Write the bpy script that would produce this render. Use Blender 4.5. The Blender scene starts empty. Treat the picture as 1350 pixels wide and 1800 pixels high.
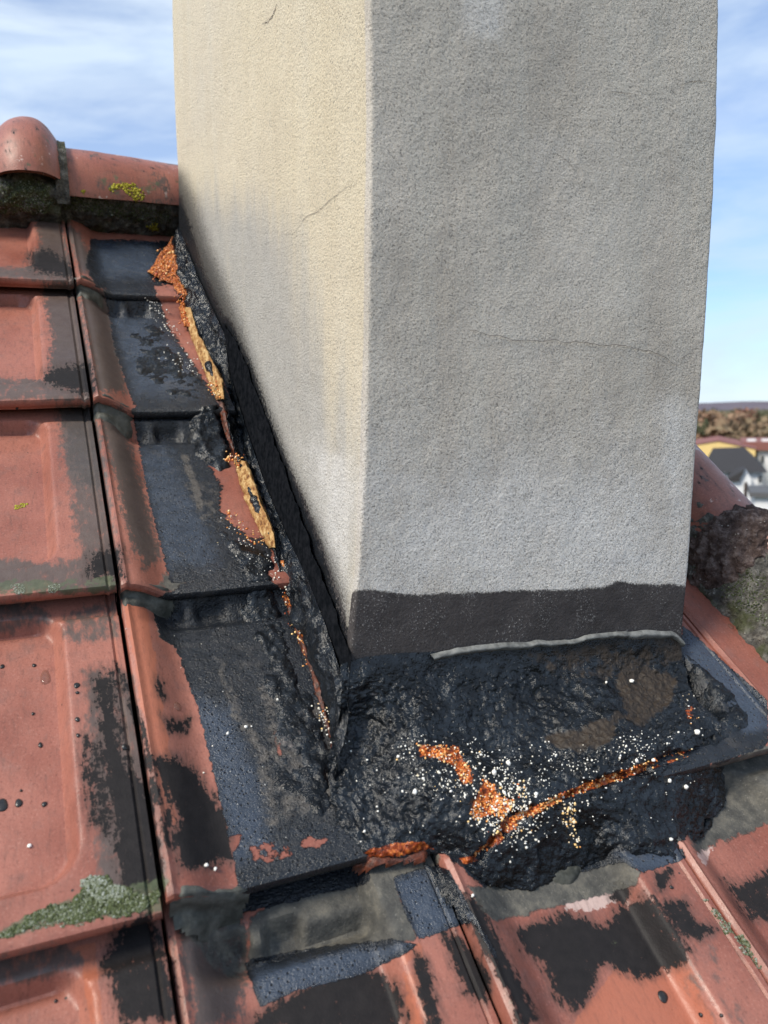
import bpy, math, random
import numpy as np
from mathutils import Vector, Matrix

random.seed(7)
RNG = np.random.default_rng(7)
scene = bpy.context.scene
COL = scene.collection
rad = math.radians

# ------------------------------------------------------------------ camera, sky, sun, exposure
HEAD, PITCH, ROLL, FOC = rad(23.2057), rad(7.4527), rad(-1.2453), 1359.5
SLOPE = rad(36.7384)
W, S = 0.2448, 0.34                      # cover width and length of one roof tile
CA, SA = math.cos(SLOPE), math.sin(SLOPE)
UX = np.array([1., 0, 0]); VY = np.array([0, CA, SA]); NN = np.array([0, -SA, CA])
CAM = -(0.058 * UX + 0.2478 * VY - 0.6604 * NN)     # world origin: the tile corner on the near course
_fw = np.array([math.sin(HEAD) * math.cos(PITCH), math.cos(HEAD) * math.cos(PITCH), -math.sin(PITCH)])
_rt = np.array([math.cos(HEAD), -math.sin(HEAD), 0]); _up = np.cross(_rt, _fw)
RT = math.cos(ROLL) * _rt + math.sin(ROLL) * _up
UP = -math.sin(ROLL) * _rt + math.cos(ROLL) * _up
FW = _fw

cd = bpy.data.cameras.new('camera'); cam = bpy.data.objects.new('camera', cd); COL.objects.link(cam)
m = Matrix.Identity(4)
for i in range(3):
    m[i][0], m[i][1], m[i][2], m[i][3] = RT[i], UP[i], -FW[i], CAM[i]
cam.matrix_world = m
cd.sensor_fit = 'VERTICAL'; cd.sensor_height = 36; cd.lens = FOC / 1800 * 36
cd.clip_start = 0.02; cd.clip_end = 9000
cd.dof.use_dof = True; cd.dof.focus_distance = 0.95; cd.dof.aperture_fstop = 6
scene.camera = cam

SUN_EL, SUN_AZ = rad(45), rad(-105)      # azimuth clockwise from +Y: a veiled sun high up, behind the camera's left shoulder
world = bpy.data.worlds.new("World"); scene.world = world; world.use_nodes = True
wn, wl = world.node_tree.nodes, world.node_tree.links
wn.clear()
w_out = wn.new('ShaderNodeOutputWorld'); w_bg = wn.new('ShaderNodeBackground')
sky = wn.new('ShaderNodeTexSky'); sky.sky_type = 'NISHITA'; sky.sun_disc = False
sky.sun_elevation = SUN_EL; sky.sun_rotation = SUN_AZ; sky.air_density = 1.0; sky.dust_density = 0.25; sky.ozone_density = 3.0
w_tc = wn.new('ShaderNodeTexCoord')
w_sep = wn.new('ShaderNodeSeparateXYZ'); wl.new(w_tc.outputs['Generated'], w_sep.inputs[0])
w_map = wn.new('ShaderNodeMapping'); w_map.inputs['Scale'].default_value = (1.6, 1.6, 6.5); w_map.inputs['Location'].default_value = (-6.759, -7.787, -16.434)
w_map.inputs['Rotation'].default_value = (rad(4), rad(-3), 0)
wl.new(w_tc.outputs['Generated'], w_map.inputs[0])
w_no = wn.new('ShaderNodeTexNoise'); w_no.inputs['Scale'].default_value = 1.7; w_no.inputs['Detail'].default_value = 7
w_no.inputs['Roughness'].default_value = 0.58; w_no.inputs['Distortion'].default_value = 0.35
wl.new(w_map.outputs[0], w_no.inputs[0])
w_cr = wn.new('ShaderNodeValToRGB')
w_cr.color_ramp.elements[0].position = 0.37; w_cr.color_ramp.elements[0].color = (0.34, 0.34, 0.34, 1)
w_cr.color_ramp.elements[1].position = 0.62; w_cr.color_ramp.elements[1].color = (0.95, 0.95, 0.95, 1)
wl.new(w_no.outputs[0], w_cr.inputs[0])
w_n2 = wn.new('ShaderNodeTexNoise'); w_n2.inputs['Scale'].default_value = 1.1; w_n2.inputs['Detail'].default_value = 4
wl.new(w_map.outputs[0], w_n2.inputs[0])
w_c2 = wn.new('ShaderNodeValToRGB')
w_c2.color_ramp.elements[0].position = 0.38; w_c2.color_ramp.elements[0].color = (2.8, 3.5, 4.4, 1)
w_c2.color_ramp.elements[1].position = 0.62; w_c2.color_ramp.elements[1].color = (3.7, 4.2, 4.7, 1)
wl.new(w_n2.outputs[0], w_c2.inputs[0])
w_mix = wn.new('ShaderNodeMix'); w_mix.data_type = 'RGBA'
wl.new(w_cr.outputs[0], w_mix.inputs['Factor']); w_t = wn.new('ShaderNodeMix'); w_t.data_type = 'RGBA'; w_t.blend_type = 'MULTIPLY'; w_t.inputs['Factor'].default_value = 1; w_t.inputs['B'].default_value = (.50, .62, .78, 1)
wl.new(sky.outputs[0], w_t.inputs['A']); wl.new(w_t.outputs['Result'], w_mix.inputs['A']); wl.new(w_c2.outputs[0], w_mix.inputs['B'])
wl.new(w_mix.outputs['Result'], w_bg.inputs[0]); w_bg.inputs[1].default_value = 0.135
wl.new(w_bg.outputs[0], w_out.inputs[0])

sd_ = bpy.data.lights.new('sun', 'SUN'); sd_.energy = 2.6; sd_.angle = rad(18); sd_.color = (1.0, 0.92, 0.78)
sun = bpy.data.objects.new('sun', sd_); COL.objects.link(sun)
_sd = Vector((math.sin(SUN_AZ) * math.cos(SUN_EL), math.cos(SUN_AZ) * math.cos(SUN_EL), math.sin(SUN_EL)))
sun.rotation_euler = _sd.to_track_quat('Z', 'Y').to_euler(); sun.location = (-5, -4, 8)

vs = scene.view_settings
vs.view_transform = 'Standard'; vs.look = 'None'; vs.gamma = 1; vs.use_curve_mapping = False; vs.exposure = 0.82
scene.render.engine = 'CYCLES'
scene.cycles.max_bounces = 6; scene.cycles.diffuse_bounces = 3; scene.cycles.glossy_bounces = 3
scene.cycles.caustics_reflective = False; scene.cycles.caustics_refractive = False
scene.cycles.use_denoising = True

# ------------------------------------------------------------------ measuring helpers
def P3(u, v, h):                          # roof coordinates -> world
    u, v, h = np.broadcast_arrays(np.asarray(u, float), np.asarray(v, float), np.asarray(h, float))
    return u[..., None] * UX + v[..., None] * VY + h[..., None] * NN
def ray(x, y):
    x, y = np.asarray(x, float), np.asarray(y, float)
    return FW + RT * ((x - 675) / FOC)[..., None] + UP * ((900 - y) / FOC)[..., None]
def on_roof(x, y, h=0.):                  # the roof point measured at a photograph position
    d = ray(x, y); t = (np.asarray(h) - CAM @ NN) / (d @ NN); X = CAM + d * t[..., None]
    return X @ UX, X @ VY
def on_y(x, y, Y):
    d = ray(x, y); return CAM + d * ((Y - CAM[1]) / d[..., 1])[..., None]
def on_x(x, y, X):
    d = ray(x, y); return CAM + d * ((X - CAM[0]) / d[..., 0])[..., None]
def trace(P):                             # measure a surface point against the traced outlines
    q = P - CAM; z = q @ FW; z = np.where(z < 0.05, 0.05, z)
    return np.stack([675 + FOC * (q @ RT) / z, 900 - FOC * (q @ UP) / z], -1)

def sdist(p, poly, closed=True):          # signed distance, positive inside
    poly = np.asarray(poly, float); a = poly; b = np.roll(poly, -1, 0)
    if not closed: a, b = poly[:-1], poly[1:]
    best = np.full(len(p), 1e18); ins = np.zeros(len(p), bool)
    for (ax, ay), (bx, by) in zip(a, b):
        ex, ey = bx - ax, by - ay; wx, wy = p[:, 0] - ax, p[:, 1] - ay
        t = np.clip((wx * ex + wy * ey) / (ex * ex + ey * ey + 1e-12), 0, 1)
        best = np.minimum(best, (wx - t * ex) ** 2 + (wy - t * ey) ** 2)
        c = (ay > p[:, 1]) != (by > p[:, 1])
        if c.any(): ins ^= c & (p[:, 0] < ex * (p[:, 1] - ay) / (ey if abs(ey) > 1e-9 else 1e-9) + ax)
    d = np.sqrt(best)
    return np.where(ins, d, -d) if closed else d
def field(p, polys, soft=14., out=-1.):   # max of clamped signed distances; an entry may be (outline, soft, top)
    r = np.full(len(p), out)
    for e in polys:
        pl, s, top = (e if isinstance(e, tuple) else (e, soft, 1.))
        pl = np.asarray(pl, float); mrg = s * 1.2
        sel = (p[:, 0] > pl[:, 0].min() - mrg) & (p[:, 0] < pl[:, 0].max() + mrg) & (p[:, 1] > pl[:, 1].min() - mrg) & (p[:, 1] < pl[:, 1].max() + mrg)
        if sel.any():
            r[sel] = np.maximum(r[sel], np.clip(sdist(p[sel], pl) / s, -1, top))
    return r
def hash3(ix, iy, iz):
    n = (ix.astype(np.int64) * 374761393 + iy.astype(np.int64) * 668265263 + iz.astype(np.int64) * 2147483647 + 1013904223) & 0xffffffff
    n = ((n ^ (n >> 13)) * 1274126177) & 0xffffffff
    n = ((n ^ (n >> 16)) * 2246822519) & 0xffffffff
    return ((n ^ (n >> 15)) & 0xffffff) / float(0xffffff)
def noise(P, sc, seed=0):
    q = P * sc + seed * 17.37; i = np.floor(q).astype(np.int64); f = q - i; f = f * f * f * (f * (f * 6 - 15) + 10)
    r = 0
    for dx in (0, 1):
        for dy in (0, 1):
            for dz in (0, 1):
                w = (f[..., 0] if dx else 1 - f[..., 0]) * (f[..., 1] if dy else 1 - f[..., 1]) * (f[..., 2] if dz else 1 - f[..., 2])
                r = r + w * hash3(i[..., 0] + dx, i[..., 1] + dy, i[..., 2] + dz)
    return r * 2 - 1
def fbm(P, sc, o=4, seed=0, g=.5):
    r = 0; a = 1; t = 0
    for k in range(o):
        r = r + a * noise(P, sc * 2.03 ** k, seed + k * 3); t += a; a *= g
    return r / t
def sm(x): x = np.clip(x, 0, 1); return x * x * (3 - 2 * x)

# ------------------------------------------------------------------ object helpers
def props(o, label=None, cat=None, group=None, kind=None):
    for k, v in (('label', label), ('category', cat), ('group', group), ('kind', kind)):
        if v: o[k] = v
    return o
def empty(name, loc, label, cat, group=None, kind=None):
    o = bpy.data.objects.new(name, None); COL.objects.link(o); o.location = loc; o.empty_display_size = .1
    return props(o, label, cat, group, kind)
def mesh(name, V, F, mat, parent=None, attrs=None, sharp=40, origin=None, smooth=True):
    V = np.asarray(V, float)
    org = V.mean(0) if origin is None else np.asarray(origin, float)
    me = bpy.data.meshes.new(name); L = V - org
    F = [f for f in F] if not isinstance(F, np.ndarray) else F
    if isinstance(F, np.ndarray):
        n, k = F.shape
        me.vertices.add(len(L)); me.vertices.foreach_set('co', L.astype(np.float32).ravel())
        me.loops.add(n * k); me.loops.foreach_set('vertex_index', F.astype(np.int32).ravel())
        me.polygons.add(n); me.polygons.foreach_set('loop_start', np.arange(0, n * k, k, dtype=np.int32))
        me.update(calc_edges=True)
    else:
        me.from_pydata(L.tolist(), [], F)
    for k, a in (attrs or {}).items():
        at = me.attributes.new(k, 'FLOAT', 'POINT'); at.data.foreach_set('value', np.asarray(a, np.float32))
    if smooth:
        me.polygons.foreach_set('use_smooth', np.ones(len(me.polygons), bool))
        if sharp: me.set_sharp_from_angle(angle=rad(sharp))
    me.validate(); me.update()
    if mat: me.materials.append(mat)
    o = bpy.data.objects.new(name, me); COL.objects.link(o)
    if parent is not None:
        o.parent = parent; o.location = Vector(org) - parent.location
    else:
        o.location = org
    return o
def grid_faces(n, k, wrap=False):         # n rows by k columns
    i = np.arange(n - 1)[:, None] * k; kk = k if wrap else k - 1
    j = np.arange(kk)[None]; j2 = (j + 1) % k
    return np.stack([i + j, i + j2, i + k + j2, i + k + j], -1).reshape(-1, 4)
def resample(pts, n):
    pts = np.asarray(pts, float); d = np.r_[0, np.cumsum(np.linalg.norm(np.diff(pts, axis=0), axis=1))]
    s = np.linspace(0, d[-1], n)
    return np.stack([np.interp(s, d, pts[:, i]) for i in range(pts.shape[1])], -1)
def resmooth(pts, n, k=5):
    q = resample(pts, n)
    for _ in range(k):
        q[1:-1] = .25 * q[:-2] + .5 * q[1:-1] + .25 * q[2:]
    return q
def normals(G):                           # of a (n,m,3) grid
    a = np.gradient(G, axis=0); b = np.gradient(G, axis=1); n = np.cross(a, b)
    return n / (np.linalg.norm(n, axis=-1, keepdims=True) + 1e-12)
def loft(curves, m):                      # curves (K,n,3) -> (m,n,3), Catmull-Rom across
    C = np.stack(curves); K = len(C); C = np.concatenate([2 * C[:1] - C[1:2], C, 2 * C[-1:] - C[-2:-1]])
    t = np.linspace(0, K - 1, m); i = np.clip(np.floor(t).astype(int), 0, K - 2); f = (t - i)[:, None, None]
    p0, p1, p2, p3 = C[i], C[i + 1], C[i + 2], C[i + 3]
    return .5 * (2 * p1 + (p2 - p0) * f + (2 * p0 - 5 * p1 + 4 * p2 - p3) * f ** 2 + (3 * p1 - p0 - 3 * p2 + p3) * f ** 3)

# ------------------------------------------------------------------ materials
class NT:
    def __init__(s, name):
        s.m = bpy.data.materials.new(name); s.m.use_nodes = True; s.n = s.m.node_tree.nodes; s.l = s.m.node_tree.links
        s.b = s.n['Principled BSDF']; s.geo = s.n.new('ShaderNodeNewGeometry'); s.pos = s.geo.outputs['Position']
    def link(s, a, b): s.l.new(a, b)
    def _in(s, sock, v):
        if hasattr(v, 'is_linked'): s.l.new(v, sock)
        elif v is not None:
            try: sock.default_value = v
            except Exception: sock.default_value = (*v, 1) if len(v) == 3 else v
    def attr(s, name):
        a = s.n.new('ShaderNodeAttribute'); a.attribute_name = name; return a.outputs['Fac']
    def math(s, op, a, b=None, c=None, clamp=False):
        x = s.n.new('ShaderNodeMath'); x.operation = op; x.use_clamp = clamp
        s._in(x.inputs[0], a)
        if b is not None: s._in(x.inputs[1], b)
        if c is not None: s._in(x.inputs[2], c)
        return x.outputs[0]
    def scaled(s, v):
        x = s.n.new('ShaderNodeMapping'); x.inputs['Scale'].default_value = v; s.l.new(s.pos, x.inputs[0]); return x.outputs[0]
    def noise(s, sc, det=4, rough=.55, vec=None, dist=0.):
        x = s.n.new('ShaderNodeTexNoise'); x.inputs['Scale'].default_value = sc; x.inputs['Detail'].default_value = det
        x.inputs['Roughness'].default_value = rough; x.inputs['Distortion'].default_value = dist
        s.l.new(vec if vec is not None else s.pos, x.inputs['Vector']); return x.outputs[0]
    def voro(s, sc, feat='F1', vec=None, rnd=1.):
        x = s.n.new('ShaderNodeTexVoronoi'); x.feature = feat; x.inputs['Scale'].default_value = sc; x.inputs['Randomness'].default_value = rnd
        s.l.new(vec if vec is not None else s.pos, x.inputs['Vector']); return x.outputs['Distance']
    def step(s, v, lo, hi):
        x = s.n.new('ShaderNodeMapRange'); x.interpolation_type = 'SMOOTHSTEP'; s._in(x.inputs[0], v)
        x.inputs[1].default_value = lo; x.inputs[2].default_value = hi; return x.outputs[0]
    def lin(s, v, lo, hi, a, b):
        x = s.n.new('ShaderNodeMapRange'); s._in(x.inputs[0], v)
        x.inputs[1].default_value = lo; x.inputs[2].default_value = hi; x.inputs[3].default_value = a; x.inputs[4].default_value = b; return x.outputs[0]
    def mix(s, f, a, b):
        x = s.n.new('ShaderNodeMix'); x.data_type = 'RGBA'; s._in(x.inputs['Factor'], f); s._in(x.inputs['A'], a); s._in(x.inputs['B'], b); return x.outputs['Result']
    def fmix(s, f, a, b):
        x = s.n.new('ShaderNodeMix'); x.data_type = 'FLOAT'; s._in(x.inputs['Factor'], f); s._in(x.inputs['A'], a); s._in(x.inputs['B'], b); return x.outputs['Result']
    def ramp(s, v, *st):
        x = s.n.new('ShaderNodeValToRGB'); e = x.color_ramp.elements
        while len(e) < len(st): e.new(.5)
        for k, (p, c) in enumerate(st): e[k].position = p; e[k].color = (*c, 1)
        s._in(x.inputs[0], v); return x.outputs[0]
    def edge(s, name, amp, sc, det=5, w=.08, vec=None, bias=0.):      # ragged mask from a stored outline field
        n = s.noise(sc, det, .68, vec); n = s.math('MULTIPLY_ADD', n, amp * 4.2, -amp * 2.1 + bias)
        return s.step(s.math('ADD', s.attr(name), n), -w, w)
    def bump(s, h, dist, strength=1., prev=None):
        x = s.n.new('ShaderNodeBump'); x.inputs['Distance'].default_value = dist; x.inputs['Strength'].default_value = strength
        s._in(x.inputs['Height'], h)
        if prev is not None: s.l.new(prev, x.inputs['Normal'])
        return x.outputs[0]
    def out(s, col=None, rough=None, normal=None, spec=None, **kw):
        if col is not None: s._in(s.b.inputs['Base Color'], col)
        if rough is not None: s._in(s.b.inputs['Roughness'], rough)
        if normal is not None: s.l.new(normal, s.b.inputs['Normal'])
        if spec is not None: s._in(s.b.inputs['Specular IOR Level'], spec)
        for k, v in kw.items(): s._in(s.b.inputs[k.replace('_', ' ')], v)
        return s.m

def tile_material():
    t = NT('roof tile')
    big = t.noise(6, 3); mid = t.noise(38, 5, .6); fine = t.noise(420, 3, .65)
    clay = t.mix(t.step(big, .35, .68), (.225, .074, .051), (.335, .130, .094))
    clay = t.mix(t.math('MULTIPLY', t.step(mid, .5, .75), .55), clay, (.19, .095, .082))
    clay = t.mix(t.math('MULTIPLY', t.step(fine, .56, .72), .5), clay, (.42, .20, .155))
    clay = t.mix(t.math('MULTIPLY', t.step(fine, .44, .30), .45), clay, (.10, .03, .022))
    spots = t.step(t.voro(75), .10, .07)
    sel = t.step(t.noise(26, 2), .58, .62)
    clay = t.mix(t.math('MULTIPLY', spots, sel), clay, (.03, .022, .02))
    bright = t.edge('bright', .5, 40)
    clay = t.mix(t.math('MULTIPLY', bright, .75), clay, (.38, .120, .066))
    pale = t.edge('pale', .9, 120)
    clay = t.mix(t.math('MULTIPLY', pale, .8), clay, (.55, .42, .38))
    # brushed grime film
    st = t.scaled((130, 60, 60))
    gr = t.edge('grime', .75, 1., 8, .4, vec=st)
    gcol = t.mix(t.noise(70, 5), (.055, .046, .042), (.115, .098, .088))
    clay = t.mix(t.math('MULTIPLY', gr, .9), clay, gcol)
    # dark engobe with ragged flaking edges
    g1 = t.noise(170, 10, .78); g2 = t.noise(1., 8, .70, t.scaled((240, 60, 60)))
    gn = t.math('MULTIPLY_ADD', t.math('ADD', t.math('MULTIPLY', g1, .55), t.math('MULTIPLY', g2, .45)), 6.4, -3.2)
    gl = t.step(t.math('ADD', t.attr('glaze'), gn), -.14, .14)
    fl = t.step(t.math('ADD', t.attr('film'), t.math('MULTIPLY', gn, .8)), -.3, .3)
    clay = t.mix(t.math('MULTIPLY', fl, .93), clay, t.mix(t.noise(65, 6, .7), (.040, .034, .031), (.098, .082, .075)))
    glc = t.mix(t.noise(90, 5), (.008, .0075, .008), (.026, .022, .022))
    halo = t.step(t.math('ADD', t.attr('glaze'), t.math('MULTIPLY_ADD', g2, 3.4, -1.7)), -1.15, .2)
    clay = t.mix(t.math('MULTIPLY', halo, .62), clay, (.060, .036, .030))
    c = t.mix(gl, clay, glc)
    # cement wash
    ce = t.edge('cement', .8, 55, 7, .2)
    cec = t.ramp(t.noise(48, 8, .7), (.3, (.028, .028, .027)), (.5, (.075, .072, .064)), (.72, (.17, .155, .125)))
    cec = t.mix(t.math('MULTIPLY', t.step(fine, .62, .74), .6), cec, (.32, .30, .26))
    c = t.mix(ce, c, cec)
    # lichen / algae green film
    mo = t.edge('moss', 1., 70, 7, .2)
    c = t.mix(t.math('MULTIPLY', mo, .8), c, t.mix(t.noise(120, 4), (.03, .04, .018), (.13, .15, .09)))
    # tar film
    ta = t.edge('tar', .55, 110, 8, .06)
    pock = t.voro(230); tn = t.noise(150, 6, .65)
    tc = t.mix(t.noise(24, 5, .6), (.005, .006, .008), (.020, .024, .031))
    sl = t.edge('sky_sheen', .55, 70, 8, .95)  # sky reflection painted into the tar colour as blue-grey patches
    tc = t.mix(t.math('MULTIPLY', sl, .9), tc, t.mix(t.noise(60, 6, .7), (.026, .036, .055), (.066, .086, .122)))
    dust = t.math('MAXIMUM', t.math('MULTIPLY', t.step(t.noise(30, 6, .7), .54, .76), .4), t.edge('dust', .6, 90, 6, .3))
    tc = t.mix(dust, tc, t.mix(tn, (.045, .041, .037), (.125, .112, .10)))
    tc = t.mix(t.step(pock, .26, .14), tc, (.006, .006, .007))
    c = t.mix(ta, c, tc)
    r = t.fmix(gl, t.lin(mid, .3, .7, .34, .54), .55)
    r = t.fmix(ce, r, .7)
    r = t.fmix(ta, r, t.lin(t.noise(60, 5, .6), .3, .7, .14, .36))
    h = t.math('ADD', t.math('MULTIPLY', mid, .5), t.math('MULTIPLY', fine, .28))
    h = t.math('ADD', h, t.math('MULTIPLY', gl, .16))
    h = t.math('ADD', h, t.math('MULTIPLY', ce, t.math('MULTIPLY', t.noise(160, 6, .7), 1.3)))
    ht = t.math('ADD', t.math('MULTIPLY', tn, 1.2), t.math('MULTIPLY', t.step(pock, .05, .3), .8))
    ht = t.math('ADD', ht, t.math('MULTIPLY', t.noise(520, 2), .8))
    h = t.math('ADD', h, t.math('MULTIPLY', ta, t.math('ADD', ht, .5)))
    return t.out(c, r, t.bump(h, .0016, .8), t.fmix(ta, t.fmix(gl, .45, .18), .5))
def stucco_material():
    t = NT('chimney render')
    fine = t.noise(470, 5, .75); gra = t.voro(300); big = t.noise(4.5, 4, .6)
    st = t.noise(1., 5, .6, t.scaled((26, 26, 2.2)))
    a = t.mix(t.step(big, .3, .7), (.52, .475, .415), (.69, .64, .57))
    a = t.mix(t.math('MULTIPLY', t.step(st, .40, .66), .7), a, (.62, .59, .53))
    och = t.step(t.attr('ochre'), -.9, 1.); a = t.mix(t.math('MULTIPLY', och, .9), a, t.mix(st, (.68, .59, .41), (.82, .74, .565)))
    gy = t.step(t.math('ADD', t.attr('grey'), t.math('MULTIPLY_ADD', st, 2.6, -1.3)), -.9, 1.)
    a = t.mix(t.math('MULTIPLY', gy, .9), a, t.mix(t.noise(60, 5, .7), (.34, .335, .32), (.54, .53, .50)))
    pa = t.step(t.math('ADD', t.attr('pale'), t.math('MULTIPLY_ADD', t.noise(22, 6, .65), 2, -1.)), -.6, 1.)
    a = t.mix(t.math('MULTIPLY', pa, .7), a, (.82, .81, .79))
    a = t.mix(t.math('MULTIPLY', t.step(fine, .49, .36), .78), a, (.13, .125, .115))
    a = t.mix(t.math('MULTIPLY', t.step(fine, .58, .72), .5), a, (.76, .74, .69))
    di = t.step(t.math('ADD', t.attr('dark_tone'), t.math('MULTIPLY_ADD', fine, 5., -2.5)), -.9, .5)  # darker speckled gradient beside the tar strip
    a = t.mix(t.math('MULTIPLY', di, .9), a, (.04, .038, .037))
    n1 = t.math('MULTIPLY_ADD', fine, 2.2, -1.1)
    n2 = t.math('MULTIPLY_ADD', t.noise(45, 6, .65), 1.4, -.7)
    bd = t.step(t.math('ADD', t.math('ADD', t.attr('band'), n1), n2), -.12, .12)
    bc = t.mix(t.noise(32, 6, .7), (.030, .027, .027), (.085, .077, .077))
    bc = t.mix(t.math('MULTIPLY', t.step(fine, .56, .66), t.step(t.noise(30, 4), .44, .6)), bc, (.42, .40, .38))
    a = t.mix(bd, a, bc)
    tr = t.step(t.math('ADD', t.attr('tar'), t.math('MULTIPLY_ADD', t.noise(230, 7, .75), 4.4, -2.2)), -.1, .1)
    a = t.mix(tr, a, t.mix(t.noise(80, 5), (.006, .007, .009), (.018, .02, .024)))
    r = t.fmix(tr, t.fmix(bd, .85, .6), t.lin(t.noise(100, 4), .3, .7, .22, .42))
    h = t.math('ADD', t.math('MULTIPLY', fine, 1.), t.math('MULTIPLY', gra, .35))
    a = t.mix(t.math('MULTIPLY', t.math('MULTIPLY', t.step(t.voro(190), .16, .07), t.math('SUBTRACT', 1., bd)), .55), a, (.12, .115, .105))
    h = t.math('ADD', h, t.math('MULTIPLY', t.noise(120, 5, .6), .6))
    h = t.math('MULTIPLY', h, t.fmix(tr, t.fmix(bd, 1., .6), .45))
    return t.out(a, r, t.bump(h, .0021, 1.), t.fmix(tr, .15, .3))
def tar_material():
    t = NT('lumpy tar')
    tn = t.noise(120, 6, .65); fine = t.noise(480, 3, .6); pock = t.voro(260)
    c = t.mix(t.step(t.noise(34, 6, .65), .36, .66), (.003, .004, .0055), (.015, .020, .027))
    c = t.mix(t.math('MULTIPLY', t.step(tn, .55, .35), .8), c, (.003, .0035, .0045))
    c = t.mix(t.edge('brown', .8, 45, 6, .3), c, t.mix(t.noise(200, 4), (.014, .010, .007), (.050, .036, .026)))
    c = t.mix(t.math('MULTIPLY', t.edge('dust', .9, 60, 7, .3), .7), c, t.mix(tn, (.06, .055, .052), (.20, .17, .155)))
    c = t.mix(t.math('MULTIPLY', t.step(fine, .66, .74), t.step(t.noise(26, 3), .48, .62)), c, (.17, .17, .17))
    em = t.edge('ember', .55, 90, 5, .15)
    ec = t.ramp(t.noise(210, 4, .6), (.32, (.06, .011, .004)), (.5, (.26, .044, .009)), (.66, (.58, .17, .032)))
    c = t.mix(em, c, ec)
    r = t.lin(t.noise(70, 5, .65), .3, .7, .05, .24)
    r = t.fmix(t.edge('brown', .8, 45, 6, .3), r, .6)
    r = t.fmix(em, r, .28)
    h = t.math('ADD', tn, t.math('MULTIPLY', fine, .18)); h = t.math('ADD', h, t.math('MULTIPLY', t.step(pock, .02, .4), .45))
    return t.out(c, r, t.bump(h, .0016, 1.), .38)
def mortar_material(name, lo, mid_, hi, moss=.5, rough=.9):
    t = NT(name)
    n = t.noise(70, 8, .72); v = t.voro(150, vec=None); f = t.noise(260, 4, .7)
    c = t.ramp(n, (.3, lo), (.5, mid_), (.72, hi))
    c = t.mix(t.math("MULTIPLY", t.step(v, .22, .12), t.step(t.noise(40, 3), .5, .58)), c, t.mix(t.noise(500, 1), hi, (.42, .40, .36)))
    c = t.mix(t.math('MULTIPLY', t.step(t.noise(17, 5, .6), .5, .62), moss), c, t.mix(f, (.022, .030, .010), (.10, .115, .035)))
    h = t.math('ADD', n, t.math("MULTIPLY", t.step(v, .5, .1), .3)); h = t.math("ADD", h, t.math("MULTIPLY", f, .7))
    return t.out(c, rough, t.bump(h, .006, 1.), .25)
def plain(name, c0, c1, sc=60, rough=.6, bump=.001, spec=.4, det=5, **kw):
    t = NT(name); n = t.noise(sc, det, .65)
    return t.out(t.mix(t.step(n, .3, .7), c0, c1), rough, t.bump(n, bump, .8), spec, **kw)
def foam_material():
    t = NT('yellow foam'); n = t.noise(140, 5, .7); s2 = t.noise(1., 4, .6, t.scaled((300, 60, 60)))
    c = t.ramp(t.math('ADD', t.math('MULTIPLY', n, .6), t.math('MULTIPLY', s2, .4)), (.36, (.10, .030, .008)), (.46, (.34, .165, .048)), (.58, (.60, .40, .175)), (.72, (.72, .58, .36)))
    return t.out(c, .55, t.bump(t.math('ADD', n, s2), .004, 1.), .4)
def ember_material():
    t = NT('orange foam'); n = t.noise(190, 5, .7)
    c = t.ramp(n, (.34, (.10, .02, .008)), (.48, (.42, .10, .022)), (.62, (.72, .28, .07)), (.76, (.85, .55, .25)))
    return t.out(c, .25, t.bump(t.math('ADD', n, t.voro(240)), .004, 1.), .6)
def bead_material():
    t = NT('foam beads'); a = t.attr('tone')
    c = t.ramp(a, (.0, (.40, .06, .010)), (.25, (.76, .24, .04)), (.45, (.92, .62, .25)), (.6, (.82, .76, .64)), (1., (.88, .87, .84)))
    return t.out(c, .22, None, .6)
def flat(name, c, rough=.7, spec=.3, **kw):
    t = NT(name); n = t.noise(3.5, 4); d = tuple(x * .86 for x in c)
    return t.out(t.mix(n, d, c), rough, None, spec, **kw)

M_TILE = tile_material(); M_STUC = stucco_material(); M_TAR = tar_material()
M_MORT = mortar_material('ridge mortar', (.022, .022, .02), (.09, .087, .077), (.27, .26, .23), .55)
M_MORT2 = mortar_material('verge mortar', (.03, .028, .025), (.105, .098, .088), (.30, .285, .25), .65)
M_MORT3 = mortar_material('dark verge mortar', (.03, .02, .018), (.11, .075, .066), (.30, .24, .22), .0)
M_DAB = plain('grey mastic dab', (.035, .037, .031), (.12, .12, .105), 55, .6, .0025, .35, 7)
M_FOAM = foam_material(); M_EMB = ember_material(); M_BEAD = bead_material()
M_LEAD = plain('grey sealant', (.085, .085, .08), (.23, .23, .215), 90, .5, .0012)
M_RUST = plain('rusty foam', (.018, .007, .005), (.15, .034, .011), 150, .35, .003, .5, 7)
M_STRIP = plain('smooth tar flashing', (.004, .005, .0065), (.013, .014, .017), 110, .9, .0022, .0)
M_CRACK = plain('crack dirt', (.12, .11, .10), (.22, .20, .18), 200, .9)
M_DECK = plain('roof underlay', (.006, .005, .005), (.012, .01, .01), 10, .9)

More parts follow.
